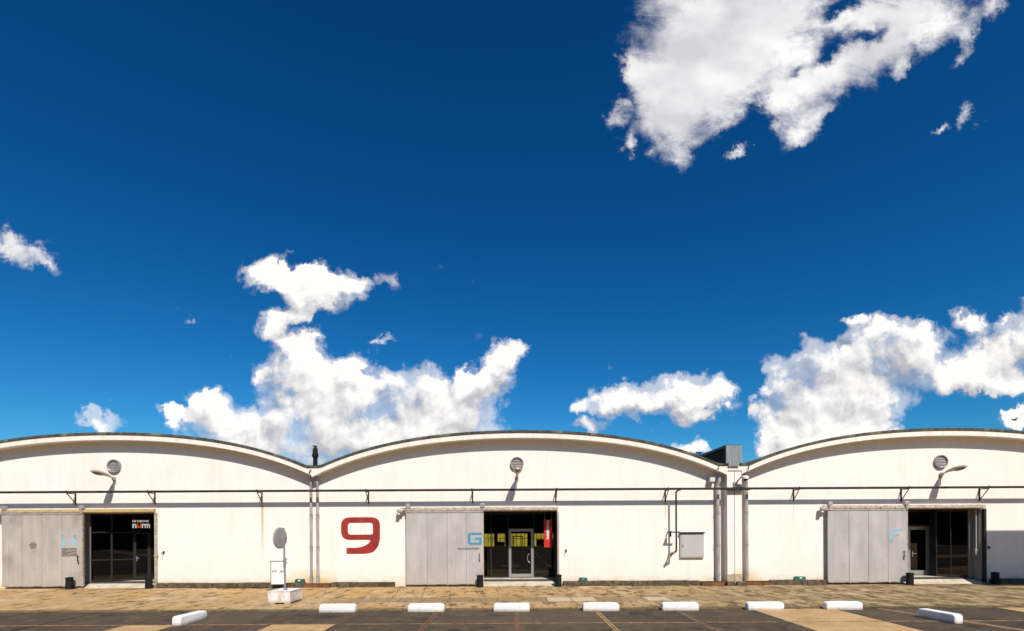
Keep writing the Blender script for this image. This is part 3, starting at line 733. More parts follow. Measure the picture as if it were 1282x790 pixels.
b_ = MB(); b_.box(9.08, 9.69, -.45, DEPTH, CLAMP - .097, CLAMP); b_.build('roof_edge', 'roofing_felt', pier)
def b_patch(g, p):
    P = pos(g); n = g.noise(P, 6, 5, .7)
    setc(g, p, g.mix(g.mapr(n, .35, .65), (.52, .42, .31, 1), (.33, .24, .16, 1))); bump(g, p, n, .5, .01)
    z = g.sep(P)[2]
    g.put(p.inputs['Alpha'], g.mapr(g.m('ADD', z, g.m('MULTIPLY', g.m('SUBTRACT', n, .5), .25)), .40, .44, 1, 0))
mat('bare_patch', rough=.9, build=b_patch)
MB().box(9.085, 9.373, -.384, -.381, .12, .5).build('bare_patch', 'bare_patch', pier); MB().box(9.398, 9.685, -.384, -.381, .12, .5).build('bare_patch', 'bare_patch', pier)

# --- plinth kerbs (parts of their hall), broken edge
def plinth(root, x0, x1):
    b_ = MB(); x = x0
    rr = random.Random(int(x0 * 100))
    while x < x1 - .01:
        e = min(x1, x + rr.uniform(.5, 1.6))
        if x1 - e < .2: e = x1
        j = rr.uniform(-.012, .012)
        b_.box(x + .004, e - .004, -.22 + j, .01, GZ - .1, .148 + j * .7, bev=.018); x = e
    bmesh.ops.subdivide_edges(b_.bm, edges=[e for e in b_.bm.edges if e.calc_length() > .3], cuts=6, use_grid_fill=True)
    for v_ in b_.bm.verts:
        v_.co += Vector((rr.uniform(-1, 1), rr.uniform(-1, 1), rr.uniform(-1, 1))) * .007
    b_.build('plinth', 'rough_concrete', root)
plinth(H, -25.26, -22.2); plinth(H, -14.85, -8.64); plinth(Gh, -7.52, -4.86); plinth(Gh, 2.25, 8.0); plinth(Fh, 10.98, 13.35); plinth(Fh, 20.35, 26.85)

# --- sills: little concrete ramps into each opening
def step(root, x0, x1):
    b_ = MB(); b_.prism([(-.16, GZ - .05), (-.16, -.03), (.35, .12), (.9, .165), (3.2, .17), (3.2, GZ - .05)], x0 + .01, x1 - .01, axis='X'); b_.build('door_step', 'step_concrete', root)
step(H, -18.3, -15.0); step(Gh, -1.35, 2.03); step(Fh, 16.6, 20.02)

# --- glazing behind each opening
def glazing(root, A, B, members, panes, fmat, gmat, doors=(), z0=.17, z1=3.1):
    fr = frame_line(A, B)
    b_ = MB()
    for (s0, s1, za, zb) in members: obox(b_, fr, s0, s1, za, zb, .09)
    f = b_.build('window_frame', fmat, root)
    for (s0, s1, za, zb) in panes:
        q = MB(); obox(q, fr, s0, s1, za, zb, .012, bev=0); q.build('pane', gmat, f)
    for (s0, s1, za, zb, w_, m_, hs) in doors:
        q = MB()
        obox(q, fr, s0, s0 + w_, za, zb, .07, .035); obox(q, fr, s1 - w_, s1, za, zb, .07, .035); obox(q, fr, s0 + w_, s1 - w_, zb - w_, zb, .07, .035); obox(q, fr, s0 + w_, s1 - w_, za, za + w_ * 1.3, .07, .035)
        d = q.build('glass_door', m_, root)
        q = MB(); obox(q, fr, s0 + w_, s1 - w_, za + w_ * 1.3, zb - w_, .012, .03, bev=0); q.build('pane', gmat, d)
        A_, dd, nn, L, ang = fr
        hp = A_ + dd * hs + nn * .13
        q = MB()
        if root is Gh:
            pts = [(hp.x - .10 * math.sin(math.pi * t / 8), hp.y, 1.05 + .19 * math.cos(math.pi * t / 8)) for t in range(9)]
            q.tube(pts, .016, 8); q.cyl((hp.x, hp.y, 1.24), (hp.x, hp.y + .10, 1.24), .013); q.cyl((hp.x, hp.y, .86), (hp.x, hp.y + .10, .86), .013)
        else:
            q.cyl((hp.x, hp.y, 1.15), (hp.x + .13, hp.y + .01, 1.15), .013, n=8); q.cyl((hp.x, hp.y, 1.15), (hp.x, hp.y + .09, 1.15), .012, n=8); q.box(hp.x - .02, hp.x + .02, hp.y + .05, hp.y + .075, 1.02, 1.24)
        q.build('handle', 'aluminium', d, smooth=True)
# middle: side light, aluminium door with a fanlight, side light
gy = 1.35
gA = (-1.35, gy); 
glazing(Gh, gA, (2.35, gy), [(0, 3.7, 3.02, 3.1), (0, 3.7, .17, .22), (0, .06, .22, 3.02), (1.03 - .54 + .0, .53, .22, 3.02), (1.30 - .03, 1.31, .22, 3.02), (2.42, 2.46, .22, 3.02), (1.31, 2.42, 2.36, 2.40)],
        [(.06, .49, .22, 3.02), (.53, 1.27, .22, 3.02), (1.31, 2.42, 2.40, 3.02), (2.46, 3.7, .22, 3.02)], 'frame_dark', 'window_glass',
        doors=[(1.31, 2.42, .2, 2.36, .11, 'aluminium', 2.24)])
# left: slanting dark glazing with a door at the right end
hA, hB = (-18.08, .38), (-14.9, 1.75)
glazing(H, hA, hB, [(0, 3.46, 3.02, 3.1), (0, 3.46, .17, .25), (0, .04, .25, 3.02), (.71, .78, .25, 3.02), (1.52, 1.58, .25, 3.02), (2.12, 2.18, .25, 3.02), (.04, .71, 2.28, 2.33), (.78, 2.12, 2.28, 2.33), (.04, .71, 1.08, 1.13), (.78, 1.52, 1.08, 1.13)],
        [(.04, .71, .25, 3.02), (.78, 1.52, .25, 3.02), (1.58, 2.12, 2.33, 3.02), (2.18, 3.46, .25, 3.02)], 'frame_mid', 'tinted_glass',
        doors=[(1.58, 2.12, .25, 2.28, .06, 'frame_mid', 1.64)])
# right: door set back at the left, solid return, slanting dark glazing
glazing(Fh, (16.0, 1.5), (19.02, 1.5), [(0, 3.02, 3.02, 3.1), (0, 3.02, 2.40, 2.48), (1.9, 1.96, .2, 2.40)], [(.0, 1.9, .2, 2.40), (0, 3.0, 2.48, 3.02)], 'frame_dark', 'tinted_glass',
        doors=[(1.96, 2.98, .2, 2.38, .15, 'aluminium', 2.2)])
b_ = MB(); b_.prism([(18.99, 1.46), (19.05, 1.46), (18.92, 1.0), (18.86, 1.0)], .17, 3.1, axis='Z'); b_.build('return_panel', 'frame_dark', Fh)
glazing(Fh, (18.88, .98), (19.80, .40), [(0, 1.08, 3.02, 3.1), (0, 1.08, .17, .26), (0, .04, .26, 3.02), (.50, .53, .26, 3.02)], [(.04, .50, .26, 3.02), (.53, 1.08, .26, 3.02)], 'frame_dark', 'tinted_glass')
# jamb linings
def jamb(root, x0, x1, y0, y1, m, lab=None): MB().box(x0, x1, y0, y1, .0, OPZ - .003, bev=.004).build('jamb_lining', m, root, label=lab)
jamb(H, -18.297, -18.25, .02, .42, 'galvanised'); jamb(H, -18.25, -18.06, .34, .37, 'galvanised')
jamb(Fh, 19.955, 20.017, .005, .42, 'galvanised'); jamb(Fh, 19.80, 19.955, .36, .42, 'galvanised')
jamb(Gh, 2.0, 2.027, .003, 1.4, 'frame_mid'); jamb(Gh, -1.347, -1.32, .003, 1.4, 'frame_mid')
jamb(H, -15.03, -15.003, .003, 1.7, 'frame_mid'); jamb(Fh, 16.603, 16.63, .003, 1.95, 'frame_mid')
for (root, a, c) in ((H, -18.3, -15.0), (Gh, -1.35, 2.03), (Fh, 16.6, 20.02)):    # lobby ceiling
    MB().box(a + .004, c - .004, .302, 2.3, OPZ, OPZ + .05).build('lobby_ceiling', 'interior_dark', root)
    MB().box(a + .004, c - .004, -.10, -.003, 3.12, 3.30, bev=.006).build('door_header', 'rail_yellow' if root is H else 'rail_steel', root)

# --- sliding doors with their track
def sliding(root, x0, x1, seams_, tx0, tx1, dm, tm, y=-.22, z0=.02, z1=3.06):
    d0 = MB(); edges = [x0] + seams_ + [x1]
    for a, c in zip(edges[:-1], edges[1:]): d0.box(a + .006, c - .006, y, y + .03, z0 + .05, z1, bev=.006, seg=1)
    d0.box(x0 + .01, x1 - .01, y + .028, y + .07, z0 + .03, z1 - .01)
    d = d0.build('sliding_door', dm, root)
    q = MB(); q.box(x0 - .015, x1 + .015, y - .018, y + .08, z1 + .002, z1 + .07, bev=.006); q.build('top_channel', 'zinc', d)
    q = MB(); x = x0
    rr = random.Random(3)
    while x < x1 - .02:
        w_ = rr.uniform(.05, .11); q.box(x, min(x + w_, x1), y - .006, y + .02, z0 + rr.uniform(.0, .035), z0 + .07); x += w_ + .01
    q.build('brush_strip', 'zinc', d)
    q = MB(); q.box(x1 - .012, x1 + .02, y - .01, y + .09, z0 + .02, z1, bev=.004); q.build('edge_strip', 'rail_steel', d)
    q = MB(); hx = x1 - .16
    q.box(hx - .012, hx + .012, y - .07, y - .05, 1.08, 1.36, bev=.004); q.box(hx - .012, hx + .012, y - .06, y + .01, 1.10, 1.13); q.box(hx - .012, hx + .012, y - .06, y + .01, 1.31, 1.34); q.box(hx - .02, hx + .03, y - .012, y, .98, 1.06)
    q.build('handle', 'dark_steel', d)
    # the door's hangers
    for hx in (x0 + .10, x1 - .02):
        q = MB(); q.box(hx - .09, hx + .09, y - .05, y + .10, 3.30, 3.44, bev=.012); q.box(hx - .04, hx + .04, y - .04, y + .02, 3.08, 3.31, bev=.006)
        q.build('hanger', 'zinc', d)
    q = MB(); q.box(tx0, tx1, -.20, -.105, 3.15, 3.285, bev=.012)
    t = q.build('door_track', tm, root)
    k = tx0 + .55
    while k < x1 + .1:
        q = MB(); q.box(k - .05, k + .05, -.235, -.198, 3.15, 3.22, bev=.008); k += .63
        q.build('track_clip', 'rail_steel', t)
    q = MB(); q.box(tx0 - .12, tx0 + .14, -.26, -.12, 3.08, 3.22, bev=.02); q.cyl((tx0 - .02, -.2, 3.16), (tx0 - .02, -.2, 3.0), .045); q.ball((tx0 - .06, -.22, 3.0), .075, 10, (1.2, .8, .8)); q.build('end_stop', 'zinc', t, smooth=True)
    return d
dH = sliding(H, -21.35, -17.96, [-20.50, -19.66, -18.83], -21.46, -15.0, 'door_steel_stained', 'rail_yellow')
dG = sliding(Gh, -4.36, -1.11, [-3.46, -2.63, -1.82], -4.62, 2.04, 'door_steel', 'rail_steel')
dF = sliding(Fh, 13.37, 16.71, [14.26, 15.08, 15.90], 13.20, 20.05, 'door_steel', 'rail_steel')
# dent lines and marks on the doors
MB().box(-18.83, -18.19, -.2225, -.2205, 1.30, 1.66).build('scuff_mark', 'scuff_grey', dH)
b_ = MB(); rr = random.Random(5); pts = [(-20.03 + (.13 + .05 * rr.random()) * math.cos(a * .45), 1.76 + (.13 + .06 * rr.random()) * math.sin(a * .45)) for a in range(14)]
b_.prism(pts, -.2225, -.2205); b_.build('scuff_mark', 'scuff_grey', dH)
b_ = MB()
for (a, c, e, f) in ((15.98, 16.36, 1.58, 1.59), (15.98, 16.36, 1.32, 1.33), (15.98, 15.99, 1.32, 1.59), (16.35, 16.36, 1.32, 1.59)): b_.box(a, c, -.2225, -.2205, e, f)
b_.build('plate_outline', 'rail_steel', dF)
# letters
def letter(nm, polys, m, parent, y=-.2205, t=.003, holes=(), lab=None):
    q = MB()
    for P_ in polys: q.prism(P_, y - t, y, holes=holes)
    return q.build(nm, m, parent, label=lab)
letter('letter', [[(-18.83, 1.66), (-18.71, 1.66), (-18.71, 1.88), (-18.31, 1.88), (-18.31, 1.66), (-18.19, 1.66), (-18.19, 2.22), (-18.31, 2.22), (-18.31, 1.98), (-18.71, 1.98), (-18.71, 2.22), (-18.83, 2.22)]], 'blue_faded', dH, lab='faded pale blue letter H')
gx0, gx1, gz0, gz1 = -1.76, -1.17, 1.70, 2.21
letter('letter', [rounded([(gx1, gz1, 0), (gx0, gz1, .12), (gx0, gz0, .12), (gx1, gz0, .04), (gx1, gz0 + .31, 0), (gx0 + .29, gz0 + .31, 0), (gx0 + .29, gz0 + .21, 0), (gx1 - .11, gz0 + .21, 0), (gx1 - .11, gz0 + .095, 0), (gx0 + .115, gz0 + .095, .04), (gx0 + .115, gz1 - .095, .04), (gx1, gz1 - .095, 0)], 5)], 'blue_paint', dG, lab='blue square letter G')
letter('letter', [[(15.97, 1.70), (16.09, 1.70), (16.09, 1.97), (16.37, 1.97), (16.37, 2.06), (16.09, 2.06), (16.09, 2.18), (16.50, 2.18), (16.50, 2.28), (15.97, 2.28)]], 'blue_scuffed', dF, lab='scuffed light blue letter F')
text('lettering', 'BROEKBAKEMA', .125, (-2.17, -.2225, 1.50), 'sign_black', dG, ext=.001, off=.0015, spacing=1.06)
# the big red 9, from a traced outline of its strokes
def nine():
    def c(px, py): return ((400 + px / 3.036 - 638) / 29.5, 2.37 + (662 - (530 + py / 3.036) + 1.0) / 29.5)
    def cv(L): return [(*c(a, b2), r / (3.036 * 29.5)) for a, b2, r in L]
    outer = rounded(cv([(102, 496, 0), (102, 473, 0), (165, 473, 30), (203, 443, 22), (82, 443, 34), (82, 357, 34), (230, 357, 34), (230, 440, 0), (222, 480, 30), (190, 496, 24)]), 6)
    hole = rounded(cv([(108, 378, 12), (203, 378, 12), (203, 423, 9), (108, 423, 12)]), 5)
    q = MB(); q.prism(outer, -.006, -.003, holes=[hole]); q.build('number', 'red_paint', Gh, label='big red number 9 painted on the white wall')
nine()

# --- round vents
def vent(root, x, z):
    R90 = Matrix.Translation((x, 0, z)) @ Matrix.Rotation(R(90), 4, 'X')
    q = MB(); q.lathe([(.225, .002), (.225, .085), (.245, .105), (.275, .105), (.285, .09), (.285, .002)], R90, 32); v_ = q.build('round_vent', 'galvanised', root, smooth=True)
    q = MB(); q.cyl((x, -.006, z), (x, -.003, z), .23, n=32)
    q.build('vent_back', 'frame_mid', v_)
    q = MB()
    for k in range(7):
        zz = z - .195 + k * .065; hw = math.sqrt(max(.01, .222 ** 2 - (zz - z) ** 2))
        q.prism([(-.015, zz - .03), (-.062, zz - .035), (-.066, zz - .028), (-.02, zz + .026)], x - hw, x + hw, axis='X')
    q.build('vent_blades', 'zinc', v_)
vent(H, -16.735, 5.11); vent(Gh, .325, 5.13); vent(Fh, 18.28, 5.12)

# --- downpipes
def downpipe(root, x, r, head, zlow=.1):
    q = MB(); y = -r - .045
    q.tube([(x, y, zlow), (x, y, 4.16), (x + head[0] * .3, y - .04, 4.32), (x + head[0], head[1], head[2])], r, 14)
    p_ = q.build('downpipe', 'zinc', root, smooth=True)
    for zc in (.38, 1.62, 2.98):
        q = MB(); q.cyl((x, y, zc - .02), (x, y, zc + .02), r + .014, n=14); q.cyl((x, y, zc + .055), (x, y, zc + .075), r + .006, n=14)
        q.cyl((x - r - .03, y, zc), (x + r + .03, y, zc), .012, n=6); q.box(x - .015, x + .015, y, -.001, zc - .01, zc + .01); q.build('pipe_clip', 'galvanised', p_, smooth=True)
downpipe(H, -8.385, .058, (.03, -.16, 4.66)); downpipe(Gh, -8.105, .06, (-.03, -.16, 4.66))
downpipe(Gh, 8.78, .082, (.12, -.2, 4.74)); downpipe(Fh, 9.99, .082, (-.08, -.2, 4.74))
def spout(root, x, z):
    q = MB(); q.tube([(x, -.41, z), (x, -.47, z), (x - .05, -.50, z - .07), (x - .05, -.50, z - .16)], .018, 8); q.build('overflow_spout', 'dark_steel', root, smooth=True)
spout(Gh, 8.72, 4.93); spout(Fh, 9.97, 4.93); spout(H, -8.25, 4.86)

# guide posts on the door openings
q = MB(); q.box(2.0, 2.08, -.22, -.14, .1, 3.1, bev=.01); q.build('guide_post', 'zinc', Gh)
q = MB(); q.box(-14.99, -14.93, -.14, -.02, .0, 3.12, bev=.01); q.box(-15.0, -14.9, -.16, -.02, 1.28, 1.36, bev=.01); q.build('guide_post', 'rail_steel', H)
q = MB(); q.box(20.02, 20.12, -.14, -.02, .0, 3.12, bev=.01); q.build('guide_post', 'dark_steel', Fh)
q = MB(); q.cyl((19.88, .10, 1.45), (19.88, .10, 3.05), .028); q.box(19.80, 19.93, .04, .16, 1.14, 1.42, bev=.01); q.build('door_closer', 'zinc', Fh)

# ------------------------------------------------------------------ things fixed to or leaning on the halls
# the long service pipe on brackets
sp = thing('service_rail', 'long dark rusty service pipe on brackets across all three white halls', 'pipe rail', (0, -.46, 3.99))
b_ = MB(); b_.box(-26.5, 27.5, -.545, -.425, 3.945, 4.035, bev=.012)
b_.build('rail', 'rusty_pipe', sp)
b_ = MB(); b_.box(9.02, 9.98, -.555, -.39, 3.92, 3.944, bev=.004); b_.build('pier_plate', 'dark_steel', sp)
def bracket(x, long_=.50, dxb=0.0):
    q = MB()
    q.box(x - .022, x + .022, -.045, -.001, 3.98 - long_, 4.0, bev=.004)
    q.box(x - .02, x + .02, -.46, -.0, 3.925, 3.955, bev=.004)
    q.cyl((x, -.44, 3.93), (x + dxb, -.03, 3.98 - long_ + .06), .018, n=8)
    q.ball((x, -.465, 4.03), .035, 8)
    q.build('bracket', 'rusty_pipe', sp)
for x, ln in ((-24.6, .5), (-18.40, .5), (-15.03, .5), (-10.49, .5), (-5.97, .52), (-1.56, .52), (1.97, .52), (6.61, .5), (12.05, .5), (16.61, .55), (19.93, .55), (24.4, .5)): bracket(x, ln)

# street-light heads on wall arms
def wall_lamp(x, label):
    t = thing('wall_lamp', label, 'outdoor lamp', (x, 0, 4.52), 'wall lamps over the hall doors')
    q = MB(); q.box(x - .05, x + .05, -.05, -.001, 4.40, 4.62, bev=.008); q.box(x - .06, x + .06, -.13, -.05, 4.52, 4.66, bev=.015); q.build('wall_plate', 'lamp_housing', t)
    q = MB(); q.tube([(x, -.06, 4.58), (x, -.22, 4.62), (x, -.36, 4.66)], .026, 10); q.cyl((x - .01, -.03, 4.42), (x - .025, -.03, 4.12), .014, n=8); q.build('arm', 'galvanised', t, smooth=True)
    # head: a long shallow shell, wide in the middle, on a slight upward tilt
    M = Matrix.Translation((x, -.30, 4.655)) @ Matrix.Rotation(R(-7), 4, 'X')
    prof = [(0, .055, .05), (.10, .08, .065), (.25, .115, .09), (.45, .16, .105), (.70, .17, .10), (.88, .13, .075), (.96, .06, .03)]
    q = MB(); rings = []
    for (s_, w_, h_) in prof:
        rings.append([q.bm.verts.new(M @ Vector((w_ * math.cos(a), -s_, (h_ if math.sin(a) > 0 else .03) * math.sin(a)))) for a in [2 * math.pi * k / 20 for k in range(20)]])
    for a, c in zip(rings[:-1], rings[1:]):
        for k in range(20): q.bm.faces.new((a[k], a[(k + 1) % 20], c[(k + 1) % 20], c[k]))
    q.bm.faces.new(rings[0]); q.bm.faces.new(rings[-1]); q.build('housing', 'lamp_housing', t, smooth=True)
    q = MB(); q.ball((0, 0, 0), 1.0, 20, (1, 1, 1)); 
    bmesh.ops.transform(q.bm, matrix=M @ Matrix.Translation((0, -.62, -.018)) @ Matrix.Diagonal((.13, .28, .075, 1)), verts=q.bm.verts[:]); q.build('lamp_glass', 'lamp_glass', t, smooth=True)
wall_lamp(-16.73, 'grey street-light head on an arm over the door marked H')
wall_lamp(.33, 'grey street-light head on an arm over the aluminium glass door, seen end-on')
wall_lamp(18.30, 'grey street-light head on an arm over the door marked F')

# floodlight and dome camera near the pier
t = thing('floodlight', 'small white floodlight box under the eave left of the narrow pier', 'floodlight', (8.5, 0, 4.4))
b_ = MB(); b_.prism([(-.10, 4.28), (-.26, 4.30), (-.30, 4.49), (-.10, 4.52)], 8.40, 8.63, axis='X'); b_.build('housing', 'zinc', t)
b_ = MB(); b_.quad((8.42, -.265, 4.31), (8.61, -.265, 4.31), (8.61, -.302, 4.48), (8.42, -.302, 4.48)); b_.build('lens', 'sign_white', t)
b_ = MB(); b_.box(8.44, 8.62, -.13, -.001, 4.36, 4.50, bev=.01); b_.build('mount', 'frame_mid', t)
t = thing('dome_camera', 'white dome security camera on a bent arm on the narrow pier', 'security camera', (9.45, -.38, 4.1))
b_ = MB(); b_.box(9.33, 9.50, -.43, -.381, 4.06, 4.28, bev=.01); b_.build('wall_plate', 'galvanised', t)
b_ = MB(); b_.tube([(9.40, -.44, 4.16), (9.46, -.60, 4.34), (9.56, -.68, 4.47), (9.66, -.72, 4.50)], .03, 10); b_.build('arm', 'galvanised', t, smooth=True)
b_ = MB(); b_.lathe([(0, .13), (.08, .13), (.125, .10), (.135, .02), (.125, 0), (0, 0)], Matrix.Translation((9.68, -.74, 4.36)), 20); b_.build('shroud', 'sign_white', t, smooth=True)
b_ = MB(); b_.ball((9.68, -.74, 4.362), .095, 16, (1, 1, .9)); b_.build('dome', 'black_plastic', t, smooth=True)

# grey meter cabinet
t = thing('meter_cabinet', 'grey square metal cabinet on the wall right of the red sign', 'cabinet', (7.7, 0, 1.75))
b_ = MB(); b_.box(7.21, 8.21, -.09, -.001, 1.10, 2.14, bev=.008); b_.build('case', 'cabinet_paint', t)
b_ = MB(); b_.box(7.25, 8.17, -.108, -.091, 1.14, 2.09, bev=.006); d_ = b_.build('cabinet_door', 'cabinet_paint', t)
b_ = MB(); b_.box(7.30, 7.33, -.125, -.109, 1.56, 1.66, bev=.004); b_.build('latch', 'dark_steel', d_)
b_ = MB(); b_.box(7.18, 8.24, -.17, -.001, 2.145, 2.19, bev=.006); b_.build('rain_hood', 'frame_mid', t)

# hydrant branch dropping from the service pipe
t = thing('standpipe', 'dark vertical pipe branch with a brass valve dropping beside the grey cabinet', 'pipe', (6.95, -.4, 3.9))
b_ = MB(); b_.tube([(7.10, -.47, 3.95), (7.0, -.47, 3.94), (6.92, -.47, 3.84), (6.92, -.47, 1.42), (6.86, -.45, 1.35)], .036, 10); b_.build('pipe', 'rusty_pipe', t, smooth=True)
b_ = MB(); b_.box(6.66, 7.06, -.50, -.44, 2.17, 2.22, bev=.006); b_.box(6.68, 6.72, -.46, -.001, 2.17, 2.21); b_.cyl((6.73, -.30, 2.0), (6.73, -.30, 2.24), .04, n=10); b_.build('clamp', 'dark_steel', t)
b_ = MB(); b_.cyl((6.86, -.45, 1.36), (6.76, -.40, 1.30), .05, n=10); b_.ball((6.76, -.38, 1.29), .065, 10); b_.cyl((6.76, -.38, 1.27), (6.68, -.36, 1.15), .04, .055, n=10); b_.cyl((6.76, -.38, 1.33), (6.76, -.5, 1.36), .015, n=6); b_.cyl((6.76, -.495, 1.34), (6.76, -.505, 1.38), .05, n=12); b_.cyl((6.76, -.3, 1.29), (6.76, 0, 1.29), .03, n=8); b_.build('valve', 'lamp_housing', t, smooth=True)

# holdbacks: small dark hooks right of each opening
for x, z, lab in ((-14.68, 1.44, 'small dark wall hook right of the door opening marked H'), (2.38, 1.42, 'small dark wall hook right of the red hanging sign'), (20.31, 1.48, 'small dark wall hook in the shaded wall beyond the door marked F')):
    b_ = MB(); b_.cyl((x, -.001, z), (x, -.09, z), .018, n=8); b_.box(x - .04, x + .04, -.012, -.002, z - .06, z + .06, bev=.004); b_.tube([(x, -.085, z), (x - .03, -.10, z - .04), (x - .03, -.10, z - .09)], .014, 8)
    tag(b_.build('wall_hook', 'dark_steel'), lab, 'hook', 'wall hooks beside the door openings')

# black bollards guarding the openings
def bollard(x, y, lab, h=.5):
    t = thing('bollard', lab, 'bollard', (x, y, GZ), 'short black bollards at the hall doors')
    M = Matrix.Translation((x, y, GZ))
    b_ = MB(); b_.lathe([(.135, 0), (.145, .01), (.138, .04), (.13, h - .06), (.142, h - .05), (.142, h - .015), (.13, h), (0, h)], M, 24); b_.build('body', 'black_plastic', t, smooth=True)
    b_ = MB(); b_.cyl((x, y, GZ + h - .001), (x, y, GZ + h + .015), .05, n=12); b_.build('cap', 'frame_mid', t)
bollard(-18.30, -.46, 'short black bollard in front of the stained steel door below the H')
bollard(-15.08, -.35, 'short black bollard at the right of the opening marked H')
bollard(-1.24, -.46, 'short black bollard in front of the steel door below the blue G')
bollard(2.02, -.42, 'short black bollard right of the aluminium glass door')
bollard(16.62, -.46, 'short black bollard in front of the steel door below the F')
bollard(20.22, -.40, 'short black bollard in the shade right of the opening marked F')

# bait boxes on the plinth
def bait(x, w_, m, lab):
    t = thing('bait_box', lab, 'bait box', (x, -.11, .15), 'green bait boxes on the plinth')
    b_ = MB(); b_.prism(rounded([(x - w_ / 2, .150, .01), (x + w_ / 2, .150, .01), (x + w_ / 2 - .02, .29, .03), (x - w_ / 2 + .03, .30, .04)], 4), -.20, -.03); b_.build('lid', m, t)
    b_ = MB(); b_.box(x - .05, x + .05, -.21, -.199, .215, .262, bev=.004); b_.build('label_plate', 'sign_white' if w_ > .37 else 'galvanised', t)
    b_ = MB(); b_.box(x - w_ / 2 - .008, x + w_ / 2 + .008, -.208, -.02, .149, .168, bev=.004); b_.build('base', m, t)
bait(-8.86, .39, 'bait_dark', 'dark green bait box on the plinth left of the paired drainpipes')
bait(3.09, .36, 'bait_dark', 'dark green bait box on the plinth right of the red hanging sign')
bait(12.24, .44, 'bait_green', 'bright green bait box on the plinth left of the steel door marked F')

# rusty gully boxes
def gully(x0, x1, lab):
    t = thing('gully_box', lab, 'drain box', ((x0 + x1) / 2, -.15, GZ), 'rusty drain boxes at the foot of the wall')
    b_ = MB(); b_.box(x0, x1, -.31, -.29, GZ, .12, bev=.004); b_.box(x0, x0 + .02, -.29, -.001, GZ, .12); b_.box(x1 - .02, x1, -.29, -.001, GZ, .12); b_.box(x0, x1, -.335, -.285, .115, .14, bev=.006); b_.build('trough', 'rust', t)
    b_ = MB(); b_.box(x0 + .02, x1 - .02, -.285, -.002, .02, .08); b_.build('silt', 'rough_concrete', t)
gully(-8.62, -7.56, 'rusty steel drain box under the pair of thin drainpipes')
gully(8.02, 9.01, 'rusty steel drain box left of the narrow pier')
gully(9.87, 10.95, 'rusty steel drain box right of the narrow pier')

# flue and roof hood
t = thing('flue_pipe', 'black flue pipe with a cap in the roof valley above the paired drainpipes', 'chimney', (-8.53, .8, 5.0))
b_ = MB(); b_.cyl((-8.53, .8, 4.6), (-8.53, .8, 5.62), .095, n=20); b_.build('pipe', 'black_plastic', t, smooth=True)
b_ = MB(); b_.lathe([(.10, 5.55), (.13, 5.56), (.135, 5.70), (.11, 5.73), (.105, 5.88), (.085, 5.97), (.06, 5.99), (0, 5.99)], Matrix.Translation((-8.53, .8, 0)), 20); b_.build('cap', 'black_plastic', t, smooth=True)
b_ = MB(); b_.cyl((-8.53, .8, 5.98), (-8.53, .8, 6.03), .03, n=10); b_.lathe([(.06, 0), (.115, .0), (.07, .04), (0, .05)], Matrix.Translation((-8.55, .8, 6.03)) @ Matrix.Rotation(R(8), 4, 'Y'), 16); b_.build('rain_cowl', 'black_plastic', t, smooth=True)
t = thing('gutter_hood', 'grey ribbed metal hood with an open black side above the narrow pier', 'roof hood', (9.33, .5, 5.0))
b_ = MB()
def ribs(x0, x1, z0, z1, y):
    n = int((x1 - x0) / .054); pts = []
    for k in range(n + 1):
        x = x0 + (x1 - x0) * k / n; pts.append((x, y - (.022 if k % 2 else 0)))
    for a, c in zip(pts[:-1], pts[1:]): b_.quad((a[0], a[1], z0), (c[0], c[1], z0), (c[0], c[1], z1), (a[0], a[1], z1))
ribs(9.0, 9.66, 5.04, 5.78, -.49); ribs(9.1, 9.55, 4.92, 5.04, -.49)
b_.box(9.002, 9.658, -.465, -.455, 5.04, 5.78); b_.build('ribbed_front', 'ribbed_steel', t)
b_ = MB(); b_.box(9.0, 9.05, -.452, 2.9, 5.70, 5.78); b_.box(9.0, 9.05, -.452, -.37, 5.06, 5.70); b_.box(9.61, 9.66, -.452, 2.9, 5.06, 5.78); b_.box(9.0, 9.66, -.452, 2.9, 5.78, 5.81); b_.box(9.0, 9.66, 2.85, 2.9, 5.0, 5.78)
b_.build('frame', 'frame_dark', t)
b_ = MB(); b_.box(9.08, 9.12, -.37, 2.84, 5.02, 5.70); b_.build('side_mesh', 'black_plastic', t)
b_ = MB(); b_.cyl((9.02, 2.6, 5.8), (9.02, 2.6, 5.92), .03, n=8); b_.box(8.88, 9.14, 2.54, 2.68, 5.90, 5.96, bev=.01); b_.build('vent_knob', 'frame_mid', t)

# red hanging sign inside the middle opening
t = thing('hanging_sign', 'red vertical sign with white lettering hanging right of the aluminium glass door', 'sign', (1.78, .6, 2.3))
RM = Matrix.Translation((1.60, .60, 0)) @ Matrix.Rotation(R(0), 4, 'Z')
b_ = MB(); b_.box(1.495, 1.86, .56, .60, 1.55, 2.76, bev=.006); b_.build('board', 'signal_red', t)
for hx in (1.53, 1.83):
    b_ = MB(); b_.box(hx - .03, hx + .03, .50, .64, 2.765, 2.785); b_.cyl((hx, .58, 2.78), (hx, .58, 3.12), .008, n=6); b_.build('hanger', 'galvanised', t)
text('lettering', 'broekbakema', .20, (1.615, .557, 2.72), 'sign_white', t, rot=(R(90), R(-90), 0), ext=.001, off=.004, spacing=.95, sx=.78)

